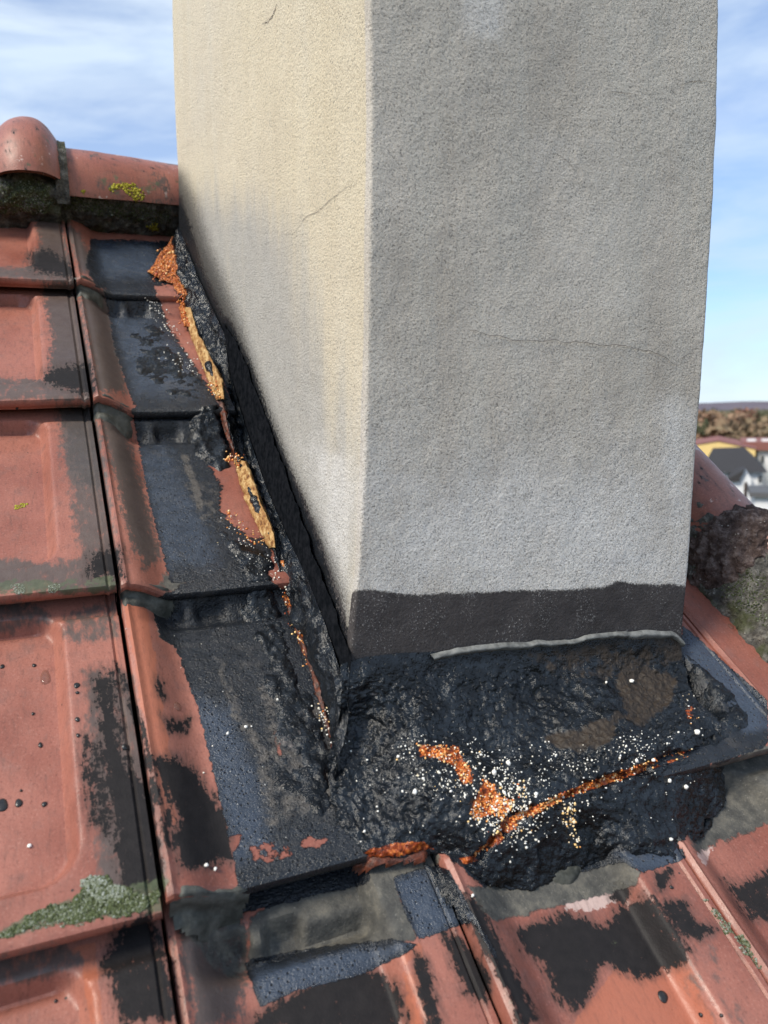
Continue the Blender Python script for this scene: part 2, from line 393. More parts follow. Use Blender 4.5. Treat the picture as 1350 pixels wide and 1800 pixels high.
# ------------------------------------------------------------------ traced stains and painted light (photograph positions)
GLAZE = [
 ([(165,1190),(198,1185),(205,1240),(215,1330),(268,1400),(285,1560),(215,1572),(205,1480),(190,1400),(178,1300)],16,.8),
 ([(148,1300),(180,1330),(200,1470),(160,1440)],16,.15),
 ([(160,978),(212,965),(214,1018),(150,1012)],12,.9),
 ([(262,1335),(300,1330),(335,1345),(400,1440),(410,1510),(320,1530),(300,1470),(318,1440)],11,.8),
 ([(284,1258),(310,1270),(335,1262),(325,1290),(300,1285)],8,.7),
 ([(272,1190),(286,1200),(290,1230),(276,1222)],6,.6),
 ([(285,1420),(300,1420),(300,1500),(292,1500)],6,.8),
 ([(445,1790),(520,1740),(640,1700),(700,1735),(712,1790),(690,1810),(450,1810)],14,.75),
 ([(730,1672),(752,1690),(775,1800),(760,1810),(735,1740)],8,.8),
 ([(775,1640),(800,1640),(860,1720),(855,1760),(820,1745)],9,.7),
 ([(812,1570),(838,1580),(870,1640),(945,1790),(920,1810),(880,1720),(835,1640)],9,.7),
 ([(905,1632),(960,1622),(1000,1608),(1060,1628),(1090,1600),(1120,1585),(1150,1590),(1175,1640),(1212,1672),(1205,1690),(1150,1715),(1130,1722),(1080,1700),(1058,1690),(1040,1740),(1012,1778),(985,1760),(960,1700),(925,1672)],11,.85),
 ([(1128,1570),(1148,1576),(1215,1690),(1180,1700)],9,1.),
 ([(1160,1590),(1200,1580),(1225,1620),(1260,1635),(1230,1650),(1190,1640)],9,.5),
 ([(1080,1550),(1110,1560),(1100,1590),(1075,1580)],8,.6),
 ([(1150,1540),(1180,1525),(1175,1560),(1155,1565)],8,.5),
 ([(1275,1545),(1300,1560),(1355,1530),(1355,1620),(1325,1615),(1300,1590)],10,.55),
 ([(200,1160),(215,1180),(250,1260),(285,1400),(290,1460),(270,1400),(235,1270)],5,.1),
 ([(215,1630),(262,1600),(300,1700),(310,1790),(220,1800),(185,1690)],15,.65),

 ([(50,446),(85,436),(128,468),(128,490),(60,476)],8,.9),
 ([(84,650),(160,640),(166,690),(150,694),(76,672)],9,.8),
]
FILM = [
 ([(110,722),(165,716),(180,820),(170,860),(138,850),(120,800)],16,.35),
 ([(60,378),(102,368),(128,468),(128,490),(48,470),(70,430)],9,1.),
 ([(72,500),(130,496),(165,650),(162,690),(80,672),(92,600)],11,.75),
 ([(108,384),(140,410),(170,470),(142,484)],9,.9),
 ([(136,508),(188,508),(215,640),(225,690),(172,688)],10,.8),
 ([(170,720),(214,716),(262,900),(285,975),(255,1000),(228,950),(205,850)],12,.7),
 ([(305,1605),(420,1570),(440,1690),(425,1790),(345,1810)],20,.55),
 ([(48,448),(128,466),(130,488),(40,474)],8,-.2),
]
TAR = [
 ([(160,420),(292,424),(318,436),(340,508),(172,508),(150,470)],9,1.),
 ([(183,502),(260,500),(330,520),(410,716),(234,712),(200,610)],9,1.),
 ([(232,720),(250,706),(420,700),(480,960),(470,1012),(300,1026),(262,880)],9,1.),
 ([(330,1020),(430,990),(520,1050),(620,1300),(650,1552),(425,1606),(412,1516),(352,1260),(310,1140),(280,1120),(265,1060)],9,1.),
 ([(560,1300),(700,1480),(1250,1300),(1250,1420),(1200,1480),(1150,1500),(1000,1540),(850,1560),(780,1500),(640,1500)],10,1.),
 ([(428,1690),(520,1670),(690,1650),(740,1662),(640,1712),(520,1742),(458,1772)],8,1.),
 ([(690,1540),(770,1520),(835,1618),(735,1652),(705,1590)],8,1.),
 ([(1070,1500),(1120,1480),(1200,1490),(1205,1510),(1130,1535)],8,1.),
 ([(1200,1098),(1350,1232),(1350,1290),(1250,1330),(1190,1220)],7,1.),
 ([(1220,1330),(1350,1285),(1350,1310),(1260,1345)],8,1.),
 ([(770,1520),(790,1530),(830,1600),(870,1670),(880,1700),(860,1670)],5,.6),
]
CEMENT = [
 ([(436,1612),(520,1572),(610,1535),(690,1512),(760,1500),(775,1520),(695,1550),(735,1650),(560,1680),(438,1690)],12,.8),
 ([(300,1610),(420,1580),(445,1700),(400,1720)],18,.2),
 ([(820,1560),(1000,1520),(1065,1490),(1130,1530),(1118,1560),(1060,1570),(990,1590),(870,1620)],11,.9),
 ([(1240,1350),(1360,1300),(1360,1445),(1265,1480),(1225,1500),(1205,1460)],14,.85),
 ([(700,1495),(770,1490),(775,1525),(700,1540)],10,1.),
 ([(285,1010),(420,990),(440,1080),(300,1120)],14,.4),
 ([(455,1170),(600,1300),(600,1450),(480,1450),(470,1300)],22,.1),
]
SKY_SHEEN = [  # outlines of the sky sheen painted onto the tar film
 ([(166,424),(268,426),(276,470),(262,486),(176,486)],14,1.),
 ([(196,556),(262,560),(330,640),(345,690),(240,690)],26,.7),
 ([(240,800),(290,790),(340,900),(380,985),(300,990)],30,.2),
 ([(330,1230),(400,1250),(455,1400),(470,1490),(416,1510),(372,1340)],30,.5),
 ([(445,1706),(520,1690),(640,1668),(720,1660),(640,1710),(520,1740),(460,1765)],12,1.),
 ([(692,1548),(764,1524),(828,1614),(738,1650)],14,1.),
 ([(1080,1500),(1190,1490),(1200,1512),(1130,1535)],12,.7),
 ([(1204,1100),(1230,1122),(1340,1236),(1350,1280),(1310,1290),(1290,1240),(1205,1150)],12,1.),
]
BARE = [
 ([(272,505),(305,498),(325,560),(360,640),(382,668),(370,684),(340,640),(300,580)],9,1.),
 ([(366,815),(385,800),(414,806),(442,880),(470,950),(440,945),(405,920),(385,890),(390,860)],9,1.),
 ([(484,1285),(493,1305),(492,1330),(484,1310)],5,1.), ([(535,1468),(575,1476),(562,1492),(530,1488)],7,.4), ([(390,1478),(425,1465),(410,1500)],8,.2),
 ([(440,1490),(480,1480),(520,1500),(450,1520)],8,.0),
]
DUSTT = [
 ([(378,1158),(390,1160),(428,1255),(472,1330),(488,1450),(468,1450),(452,1340),(410,1262)],10,-.05),
 ([(318,800),(328,800),(352,860),(358,900),(345,890),(336,850)],8,.3), ([(330,850),(400,870),(400,920),(360,920)],14,-.2),
 ([(460,1200),(590,1260),(600,1420),(500,1430)],20,.0),
]
GRIME = [
 ([(150,1180),(230,1190),(290,1560),(180,1575),(165,1400)],25,.35),
 ([(100,715),(170,715),(212,1010),(150,1010),(120,850)],25,.5),
 ([(110,1080),(200,1060),(210,1120),(120,1130)],20,.2),
 ([(-50,980),(100,990),(210,960),(210,1040),(-50,1040)],18,.5),
 ([(-50,470),(60,470),(130,480),(130,500),(-50,480)],10,.4),
 ([(-50,660),(90,670),(165,690),(160,705),(-50,700)],10,.4),
 ([(-50,1055),(60,1060),(90,1090),(20,1110),(-50,1110)],25,.3),
 ([(-50,1690),(100,1660),(160,1690),(100,1710),(-50,1740)],18,.3),
 ([(1120,1600),(1200,1600),(1320,1790),(1250,1790)],25,-.3),
]
MOSS = [
 ([(-20,1640),(100,1590),(200,1560),(290,1545),(285,1600),(100,1625),(-20,1650)],14,.6),
 ([(-20,1020),(110,1022),(200,1015),(205,1040),(-20,1045)],9,.2),
 ([(90,300),(330,340),(330,400),(90,380)],20,.1),
]
BRIGHT = [
 ([(215,1040),(250,1035),(300,1330),(310,1450),(285,1430),(250,1250)],16,1.),  # sunlit tile flank, painted as brighter orange clay
 ([(1100,1680),(1210,1690),(1260,1810),(1000,1810),(1040,1760)],20,.6),
 ([(0,1690),(165,1660),(180,1800),(160,1800),(140,1690),(0,1730)],14,.5),
 ([(700,1660),(740,1660),(760,1800),(720,1800)],16,.3),
]
PALE = [
 ([(985,1580),(1030,1565),(1080,1552),(1085,1575),(1060,1600),(1000,1600)],14,.5),
 ([(1228,1490),(1255,1485),(1240,1520),(1225,1510)],10,.6),
]

# ------------------------------------------------------------------ the roof
JOINT = {-4: -4*W, -3: -3*W, -2: -2*W, -1: -W, 0: 0., 1: W, 2: 2*W, 3: .697, 4: .697 + W}
STEP, HD, TL = .026, .024, .405
def tile_top(a, t, wd, row=0, col=0):
    """height of a tile's upper face over the course plane; a 0..1 across, t metres up from its lower edge"""
    base = -t * STEP / S
    f1 = 1 - sm((a - .04) / .20) if col != 3 else np.ones(np.shape(a))
    open_ = 1. if col == 0 else 0.
    xr = .745 + .012 * (col == -1) + (.6 if col == 0 and row >= 0 else 0)
    dx = (xr - a) * wd; dt = np.minimum(np.where(open_ > 0, t + .05, t - .040), .332 - t); r = .03
    hd = HD * (.88 if col < 0 else 1.); wd_ = .013 if col < 0 else .017
    d = np.where((dx > r) | (dt > r), np.minimum(dx, dt), r - np.hypot(np.maximum(r - dx, 0), np.maximum(r - dt, 0)))
    deep = sm((d + .005) / wd_)
    h = base - hd * deep * (1 - f1)
    h = h + .0035 * sm(1 - np.abs(a - .022) / .022) * (t > -.01)
    h = h - .0030 * sm(1 - np.abs(a - .970) / .009)
    h = h - .007 * sm((t - .318) / .008) * (col != 0)
    if col == 0:                           # ribs that carry the course above
        for ca, wa in ((.305, .055), (.64, .19)):
            h = h + (.024 if row < 0 else .012) * sm((wa - np.abs(a - ca)) / .05 + .1) * sm((t - .302) / .022) * deep
        h = h - (.024 if row < 0 else .012) * sm((t - .290) / .02) * (1 - f1) * (1 - sm((a - .70) / .05) if row < 0 else 1)
    return h
def roof_top(u, v):                       # height of the laid roof (upper course wins)
    u, v = np.asarray(u, float), np.asarray(v, float)
    row = np.floor(v / S); t = v - row * S; h = np.zeros(u.shape)
    for c in range(-4, 4):
        a = (u - JOINT[c]) / (JOINT[c + 1] - JOINT[c]); s = (a >= 0) & (a < 1)
        for r_ in np.unique(row[s]):
            k = s & (row == r_); h[k] = tile_top(a[k], t[k], JOINT[c + 1] - JOINT[c], r_, c)
    return h

roof = empty('tiled_roof', P3(0, 0, 0), 'weathered red interlocking tile roof around the chimney, smeared with black tar', 'roof')
roof['label'] = 'weathered red interlocking tile roof sloping around the chimney, smeared with black tar'

RIDGE_V = 1.335
def make_tile(col, row):
    u0, wd, v0 = JOINT[col] + .0022, JOINT[col + 1] - JOINT[col] - .0045, row * S
    hero = -1 <= col <= 3 and -1 <= row <= 3
    nu, nv = (96, 140) if hero and row < 2 else ((70, 90) if hero else (26, 24))
    L = min(TL, RIDGE_V - v0 - .0)
    if L < .05: return
    aw = np.linspace(0, .815 if col == 0 and row >= 1 else 1, nu); tv = np.linspace(0, L, nv)
    # skirt rows at the lower edge: (dt, dh)
    nose = [(.030, -.019), (.0005, -.019), (-.001, -.0175), (-.001, -.0125), (-.0045, -.0115), (-.0055, -.010), (-.0055, -.0045), (-.0035, -.0012)]
    T = np.r_[[n[0] for n in nose], tv]; DH = np.r_[[n[1] for n in nose], np.zeros(nv)]
    side = [(-.0005, -.019), (-.0005, -.003)]
    A = np.r_[np.full(2, 0.), aw, np.full(2, aw[-1])]; DA = np.r_[[-.0008, -.0008], np.zeros(nu), [.0008, .0008]]; DS = np.r_[[-.019, -.0022], np.zeros(nu), [-.0022, -.019]]
    aa, tt = np.meshgrid(A, T)
    h = tile_top(aa, np.maximum(tt, 0), wd, row, col) + DH[:, None] + np.where(DH[:, None] < -.015, np.minimum(DS[None] * 0, 0), DS[None])
    rr = random.Random(col * 31 + row * 7 + 3)
    jit = (rr.uniform(-.0015, .0015), rr.uniform(-.004, .004), rr.uniform(-.0015, .0015), rr.uniform(-.004, .004))
    if (col, row) == (-1, -1): jit = (0, -.012, -.004, .004)
    if (col, row) == (0, -1): jit = (0, -.010, -.011, .004)
    if (col, row) == (0, 0): jit = (0, .005, .002, 0)
    if (col, row) == (1, 0): jit = (0, .004, -.016, 0)
    u = u0 + aa * wd + DA[None] + jit[0]; v = v0 + tt + jit[1] * (aa * 0 + 1) + jit[3] * (aa - .5)
    P = P3(u, v, h + jit[2])
    P = P + NN * (fbm(P, 22, 3, 5)[..., None] * .0011 + fbm(P, 7, 2, 9)[..., None] * .0016)
    V = P.reshape(-1, 3)
    at = {}
    if hero:
        q = trace(V)
        for k, polys in (('glaze', GLAZE), ('film', FILM), ('dust', DUSTT), ('sky_sheen', SKY_SHEEN), ('tar', TAR), ('cement', CEMENT), ('grime', GRIME), ('moss', MOSS), ('bright', BRIGHT), ('pale', PALE)):
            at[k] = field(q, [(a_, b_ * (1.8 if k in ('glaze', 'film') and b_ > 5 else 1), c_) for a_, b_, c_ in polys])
        at['tar'] = np.minimum(at['tar'], -field(q, [(a_, b_ * 1.7, c_) for a_, b_, c_ in BARE]))
    else:
        nz = fbm(V, 9, 3, col + row)
        for k in ('tar', 'cement', 'bright', 'pale', 'film', 'dust', 'sky_sheen'): at[k] = np.full(len(V), -1.)
        at['glaze'] = np.clip(nz * 2.6 - .9, -1, .8); at['grime'] = np.clip(nz * -2. - .5, -1, .4); at['moss'] = np.full(len(V), -1.) + .8 * (tt.reshape(-1) < .02)
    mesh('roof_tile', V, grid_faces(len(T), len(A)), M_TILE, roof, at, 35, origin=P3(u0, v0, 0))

for col in range(-4, 4):
    for row in range(-4, 4):
        if col == 1 and 1 <= row <= 2: continue
        make_tile(col, row)
# underlay boards below the tiles
V = P3(np.array([-1.1, 1.0, 1.0, -1.1]), np.array([-1.5, -1.5, 1.36, 1.36]), np.full(4, -.115)); V2 = V - NN * .02
mesh('roof_deck', np.r_[V, V2], [(0, 1, 2, 3), (7, 6, 5, 4), (0, 4, 5, 1), (1, 5, 6, 2), (2, 6, 7, 3), (3, 7, 4, 0)], M_DECK, roof, smooth=False)
bs = P3(np.array([-1.1, 1.0, 1.0, -1.1]), np.full(4, 1.36), np.full(4, -.115)); 
back = np.array([bs[0], bs[1], bs[1] + [0, 1.6, -1.19], bs[0] + [0, 1.6, -1.19]])
mesh('rear_slope', np.r_[back, back - [0, 0, .02]], [(0, 1, 2, 3), (7, 6, 5, 4), (0, 4, 5, 1), (1, 5, 6, 2), (2, 6, 7, 3), (3, 7, 4, 0)], M_DECK, roof, smooth=False)

# ------------------------------------------------------------------ half-round cap tiles and their mortar
def cap_tile(name, axis0, axis1, upv, rprof, n=60, th=.013, arc=1.75, it=2):
    """lathed half-round tile: rprof = [(s, radius)] along axis0->axis1"""
    axis0, axis1 = np.asarray(axis0), np.asarray(axis1); ax = axis1 - axis0; Ln = np.linalg.norm(ax); ax = ax / Ln
    upv = upv - ax * (upv @ ax); upv /= np.linalg.norm(upv); sd = np.cross(ax, upv)
    ss = np.array([p[0] for p in rprof]); rr = np.array([p[1] for p in rprof])
    s = np.linspace(ss[0], ss[-1], n); r = np.interp(s, ss, rr)
    for _ in range(it): r[1:-1] = .25 * r[:-2] + .5 * r[1:-1] + .25 * r[2:]
    ph = np.linspace(-arc, arc, 49)
    rows = []
    for sgn, off, ssx in ((1, 0, s), (-1, -th, s[::-1])):
        rx = r if sgn > 0 else r[::-1]
        for k in range(n):
            rows.append(axis0 + ax * ssx[k] + (rx[k] + off) * (np.cos(ph)[:, None] * upv + np.sin(ph)[:, None] * sd))
    rows.append(rows[0]); G = np.array(rows)
    G[:-1] += (fbm(G[:-1], 18, 3, 2)[..., None]) * .0012 * upv; G[-1] = G[0]
    V = G.reshape(-1, 3); nz = fbm(V, 30, 4, 4)
    at = {k: np.full(len(V), -1.) for k in ('glaze', 'tar', 'cement', 'grime', 'bright', 'pale', 'moss', 'film', 'dust', 'sky_sheen')}
    low = (V - axis0) @ upv / r.max()
    at['moss'] = np.clip(nz * 1.8 - .95 - low * .9 + .15, -1, .4); at['glaze'] = np.clip(fbm(V, 130, 3, 8) * 2.2 - 1.35, -1, .6); at['film'] = np.clip(fbm(V, 26, 4, 12) * 2.4 - 1.05, -1, .3); at['pale'] = np.clip(fbm(V, 60, 3, 14) * 2.6 - 1.5, -1, .2)
    return mesh(name, V, grid_faces(len(G), G.shape[1]), M_TILE, roof, at, 50)
def lump(name, c0, c1, upv, widths, prof, mat, amp=.012, n=140, k=60, kind=None, parent=None, seed=1, sc=38, taper=0.):
    """rough mortar bed: profile (across, height) swept along c0->c1"""
    c0, c1 = np.asarray(c0), np.asarray(c1); ax = (c1 - c0) / np.linalg.norm(c1 - c0)
    upv = upv / np.linalg.norm(upv); sd = np.cross(ax, upv)
    pr = resample(prof, k); t = np.linspace(0, 1, n)
    tp = (1 - taper * np.abs(2 * t - 1) ** 3)[:, None, None]
    G = c0 + (c1 - c0) * t[:, None, None] + tp * (pr[None, :, :1] * sd + pr[None, :, 1:] * upv)
    nrm = normals(G)
    d = fbm(G, sc, 5, seed, .62); d2 = np.abs(fbm(G, sc * 2.4, 3, seed + 9))
    G = G + nrm * (d * amp + d2 * amp * .6)[..., None]
    return mesh(name, G.reshape(-1, 3), grid_faces(n, k), mat, parent or roof, None, 0)

# ridge: the apex line runs along u
RV, RH = 1.345, -.005
def ridge_pt(u, h=0., dv=0.): return P3(u, RV + dv, RH + h)
Z = np.array([0, 0, 1.])
cap_tile('ridge_tile', ridge_pt(.0), ridge_pt(.60), Z, [(0, .091), (.05, .090), (.25, .079), (.60, .076)])
cap_tile('ridge_tile', ridge_pt(-.16), ridge_pt(.0), Z, [(0, .066), (.03, .086), (.05, .104), (.068, .124), (.085, .133), (.104, .137), (.124, .135), (.140, .124), (.155, .102)], arc=1.5, it=14)
cap_tile('ridge_tile', ridge_pt(-.78), ridge_pt(-.155), Z, [(0, .085), (.5, .078), (.62, .076)])
lump('ridge_mortar', P3(-.012, 1.285, -.0), P3(.60, 1.285, -.0), NN, 0, [(-.04, -.13), (-.02, -.055), (-.008, -.03), (.004, .0), (.008, .028), (-.02, .048), (-.06, .05)], M_MORT, .010, 260, 50, seed=3)
lump('ridge_mortar', P3(-.9, 1.275, -.0), P3(-.008, 1.275, -.0), NN, 0, [(-.03, -.13), (-.01, -.045), (.006, -.02), (.018, .012), (.016, .038), (-.02, .058), (-.06, .06)], M_MORT, .013, 300, 50, seed=5)
lump('joint_mortar', ridge_pt(-.014), ridge_pt(.008), Z, 0, [(.101 * math.sin(a), .101 * math.cos(a)) for a in np.linspace(1.9, -1.9, 30)], M_MORT, .006, 14, 90, seed=6)

# verge on the right
VU, VH = .842, -.008
VT = NN
def vp(v, du=0., h=0.): return P3(VU + du, v, VH + h)
cap_tile('verge_tile', vp(.285), vp(.98), VT, [(0, .072), (.6, .072), (.66, .09), (.70, .09)])
cap_tile('verge_tile', vp(-.36, .054, .020), vp(.262, .054, .020), VT, [(0, .072), (.50, .074), (.555, .080), (.575, .096), (.622, .098)])
cap_tile('verge_tile', vp(-.98, .064, .020), vp(-.33, .064, .020), VT, [(0, .072), (.56, .074), (.585, .098), (.65, .100)])
lump('verge_mortar', P3(.79, -.9, -.0), P3(.79, .27, -.0), NN, 0, [(.09, .055), (.05, .058), (.016, .052), (-.004, .032), (-.020, .010), (-.034, -.014), (-.038, -.045)], M_MORT2, .010, 620, 46, seed=12)
lump('verge_mortar', P3(.787, .26, -.0), P3(.787, 1.2, -.0), NN, 0, [(.05, .05), (.008, .044), (-.006, .030), (-.020, .008), (-.034, -.014), (-.038, -.045)], M_MORT2, .008, 300, 46, seed=18)
lump('joint_mortar', vp(.205), vp(.312), VT, 0, [(.090 * math.sin(a), .090 * math.cos(a)) for a in np.linspace(-1.9, .35, 40)], M_MORT3, .013, 60, 80, seed=16, taper=.3)

# ------------------------------------------------------------------ the chimney
OX = -0.058; YF = .708 + CAM[1]; YB = 1.588 + CAM[1]
def z_(z): return z + CAM[2]
FLT = np.array([(-.60,.256),(-.296,.259),(-.242,.263),(-.156,.274),(-.043,.284),(.067,.290),(.20,.296),(.287,.299),(.376,.300),(1.3,.30)])
FRT = np.array([(-.60,.700),(-.351,.701),(-.271,.702),(-.20,.708),(-.061,.714),(.074,.722),(.191,.727),(.311,.731),(.45,.727),(1.3,.725)])
BLT = np.array([(-.60,.255),(.361,.261),(.467,.264),(.622,.265),(.773,.270),(1.3,.272)])
chim = empty('chimney', (.45, YF + .4, z_(-.3)), 'tall rendered chimney with tarred base standing on the red tile roof', 'chimney')
zs = np.r_[np.linspace(-.55, .62, 360), np.linspace(.65, 1.25, 30)]
def perimeter(z):
    fl, fr, bl = np.interp(z, FLT[:, 0], FLT[:, 1]) + CAM[0], np.interp(z, FRT[:, 0], FRT[:, 1]) + CAM[0], np.interp(z, BLT[:, 0], BLT[:, 1]) + CAM[0]
    c = [np.array(p) for p in ((bl, YB), (fl, YF), (fr, YF), (fr - .01, YB))]
    r = .0035; pts = []
    ns = (300, 190, 40, 30)
    for i in range(4):
        a, b = c[i], c[(i + 1) % 4]; d = (b - a) / np.linalg.norm(b - a)
        pa, pb = a + d * r, b - d * r
        t = np.linspace(0, 1, ns[i])[:, None]; pts.append(pa + (pb - pa) * t)
        d2 = c[(i + 2) % 4] - b; d2 = d2 / np.linalg.norm(d2)
        pc = b + d2 * r
        for q in (.3, .7): pts.append(((1 - q) ** 2 * pb + 2 * q * (1 - q) * b + q * q * pc)[None])
    return np.concatenate(pts)
PG = []
for z in zs:
    p = perimeter(z); PG.append(np.c_[p, np.full(len(p), z_(z))])
PG = np.array(PG); cen = PG.mean(1, keepdims=True)
nr = normals(np.concatenate([PG, PG[:, :1]], 1))[:, :-1]; outw = PG - cen
nr = nr * np.sign((nr * outw).sum(-1, keepdims=True))
PG = PG + nr * (fbm(PG, 9, 3, 21)[..., None] * .0018 + fbm(PG, 60, 3, 23)[..., None] * .0004 + fbm(PG, 190, 2, 27)[..., None] * .0003)
CV = PG.reshape(-1, 3); q = trace(CV)
isfront = (np.abs(CV[:, 1] - YF) < .012); isleft = (CV[:, 0] - CAM[0] < .31) & ~isfront
BANDF = [([(560,1040),(612,1040),(650,1036),(720,1046),(800,1043),(900,1040),(1000,1036),(1060,1032),(1080,1024),(1215,1030),(1260,1400),(560,1400)],12,1.)]
BANDL = [([(380,560),(400,575),(430,625),(470,735),(500,800),(535,880),(570,965),(605,1075),(622,1150),(622,1300),(400,1300),(300,700)],9,1.)]
TARL = [([(386,548),(404,562),(440,635),(476,738),(508,820),(538,890),(572,985),(606,1100),(618,1150),(618,1300),(420,1300),(360,760)],13,1.),
        ([(300,440),(306,330),(318,345),(336,400),(356,470),(392,552),(404,600),(395,720),(330,600)],13,.5)]
DARKL = [([(306,300),(320,310),(338,350),(362,430),(390,500),(422,580),(452,670),(508,820),(560,930),(602,1040),(620,1150),(590,1150),(500,900),(400,620),(300,420)],22,1.)]  # outline of the dark gradient along the tar strip
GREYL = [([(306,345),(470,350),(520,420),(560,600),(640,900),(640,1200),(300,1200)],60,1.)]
PALEF = [([(1160,690),(1225,720),(1215,1020),(1165,1030),(1150,800)],50,.7),([(600,800),(1240,800),(1240,1100),(600,1100)],190,.75),([(680,950),(900,900),(1170,940),(1190,1035),(650,1035)],60,.7),([(800,-20),(900,-20),(880,70),(820,60)],40,.4),
         ([(960,250),(1060,270),(1090,520),(980,500)],60,-.35),([(540,780),(630,800),(610,1130),(590,1080)],40,.4)]
at = {}
fr_, lf_ = isfront.astype(float), isleft.astype(float)
def pick(f, s): return np.where(s, f, -1.)
at['band'] = np.maximum(pick(field(q, BANDF), isfront), pick(field(q, BANDL), isleft))
at['tar'] = pick(field(q, TARL), isleft)
at['dark_tone'] = pick(field(q, DARKL), isleft)
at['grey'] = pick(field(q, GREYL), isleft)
at['pale'] = np.where(isfront | isleft, field(q, PALEF), -1.)
at['ochre'] = np.where(isfront, -.75 + .25 * fbm(CV, 6, 3, 2), .55 + .6 * fbm(CV, 5, 3, 2))
npm = PG.shape[1]
F = grid_faces(len(zs), npm, True)
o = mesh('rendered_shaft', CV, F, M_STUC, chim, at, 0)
top = PG[-1]; tv = np.r_[top, [top.mean(0)]]
mesh('shaft_top', tv, [(i, (i + 1) % npm, npm) for i in range(npm)], M_STUC, chim, {k: np.full(len(tv), -1.) for k in at}, 0)

# --- black tar apron in front: a loft from the seam on the face, over the foot, out to the tiles
def roofpts(pl, dh=0., k=3):
    pl = np.asarray(pl, float); h = np.full(len(pl), -.012)
    for _ in range(k):
        u, v = on_roof(pl[:, 0], pl[:, 1], h); h = .5 * h + .5 * (roof_top(u, v) + dh)
    u, v = on_roof(pl[:, 0], pl[:, 1], h); return P3(u, v, h)
def facepts(pl, off):
    pl = np.asarray(pl, float); return on_y(pl[:, 0], pl[:, 1], YF - off)
NA, MA = 420, 250
seam = [(598,1168),(640,1155),(700,1148),(760,1146),(850,1138),(950,1130),(1050,1116),(1120,1112),(1196,1124)]
mid1 = [(600,1215),(660,1205),(760,1205),(880,1200),(1000,1190),(1100,1180),(1204,1180)]
foot = [(588,1290),(640,1275),(740,1292),(860,1312),(960,1310),(1080,1290),(1160,1262),(1222,1228)]
belly = [(575,1345),(640,1370),(760,1398),(880,1412),(1000,1392),(1120,1350),(1200,1310),(1262,1268)]
rim = [(582,1398),(600,1440),(650,1492),(720,1500),(770,1488),(835,1535),(900,1550),(980,1535),(1050,1500),(1110,1488),(1175,1498),(1228,1455),(1262,1400),(1262,1340),(1268,1300)]
edge = [(575,1400),(592,1448),(648,1500),(720,1508),(772,1497),(832,1545),(900,1560),(985,1545),(1052,1510),(1110,1498),(1180,1508),(1238,1462),(1273,1402),(1272,1340),(1280,1300)]
cs = [resmooth(facepts(seam, .0015), NA), resmooth(facepts(mid1, .014), NA), resmooth(roofpts(foot, .028), NA, 30),
      resmooth(roofpts(belly, .012), NA, 30), resmooth(roofpts(rim, .003), NA, 3), resmooth(roofpts(edge, -.006), NA, 3)]
G = loft(cs, MA)
nrm = normals(G); nrm *= np.sign((nrm @ np.array([0, -.7, .7]))[..., None])
qa = trace(G.reshape(-1, 3)); tpar = np.repeat(np.linspace(0, 1, MA), NA)
lump1 = fbm(G, 26, 4, 31); lump2 = fbm(G, 80, 4, 33, .6); lump3 = np.abs(fbm(G, 190, 3, 37))
wgt = sm((tpar.reshape(MA, NA) - .02) / .2)
CRACK = [(836,1512),(868,1478),(900,1443),(935,1425),(985,1402),(1040,1382),(1090,1366),(1140,1350),(1190,1330),(1238,1318)]
dcr = sdist(qa, CRACK, False).reshape(MA, NA) + fbm(G, 60, 4, 41, .65) * 16
gro = sm(1 - dcr / 9.)
EMB = [([(735,1308),(760,1310),(800,1312),(822,1345),(830,1378),(815,1380),(800,1350),(770,1332),(740,1330)],8,1.),
       ([(825,1430),(850,1372),(866,1380),(880,1400),(905,1405),(898,1425),(890,1450),(872,1430),(835,1440)],9,1.),
       ([(866,1470),(900,1440),(920,1430),(985,1396),(1060,1366),(1150,1336),(1240,1312),(1240,1320),(1150,1350),(1060,1380),(985,1408),(920,1440),(880,1478),(840,1508),(838,1502)],7,.25),
       ([(795,1310),(808,1310),(826,1372),(812,1372)],6,1.), ([(1206,1248),(1214,1244),(1217,1258),(1210,1262)],6,-.1),
       ([(640,1496),(700,1482),(745,1478),(760,1492),(700,1504),(650,1506)],7,.8), ([(805,1508),(838,1505),(845,1516),(810,1518)],6,.6)]
emb = field(qa, EMB)
PIT = field(qa, EMB[:2] + [EMB[3]], 10.).reshape(MA, NA)
G = G + nrm * (wgt * (lump1 * .0055 + lump2 * .0034 + fbm(G, 150, 3, 39) * .0022 + lump3 * .0022) - gro * .009 - sm(PIT * .5 + .5) * .0035)[..., None]
BROWN = [([(1085,1185),(1140,1170),(1190,1190),(1178,1240),(1130,1275),(1090,1262),(1070,1310),(990,1320),(960,1300),(1050,1270),(1100,1250)],14,.8),([(930,1150),(1190,1120),(1195,1160),(1000,1190)],24,.0)]
DUSTA = [([(640,1150),(800,1140),(760,1200),(660,1210)],20,-.6)]
mesh('tar_apron', G.reshape(-1, 3), grid_faces(MA, NA), M_TAR, chim, dict(ember=emb, brown=field(qa, BROWN), dust=field(qa, DUSTA)), 0)
APR, APN, APQ = G.reshape(-1, 3), nrm.reshape(-1, 3), qa

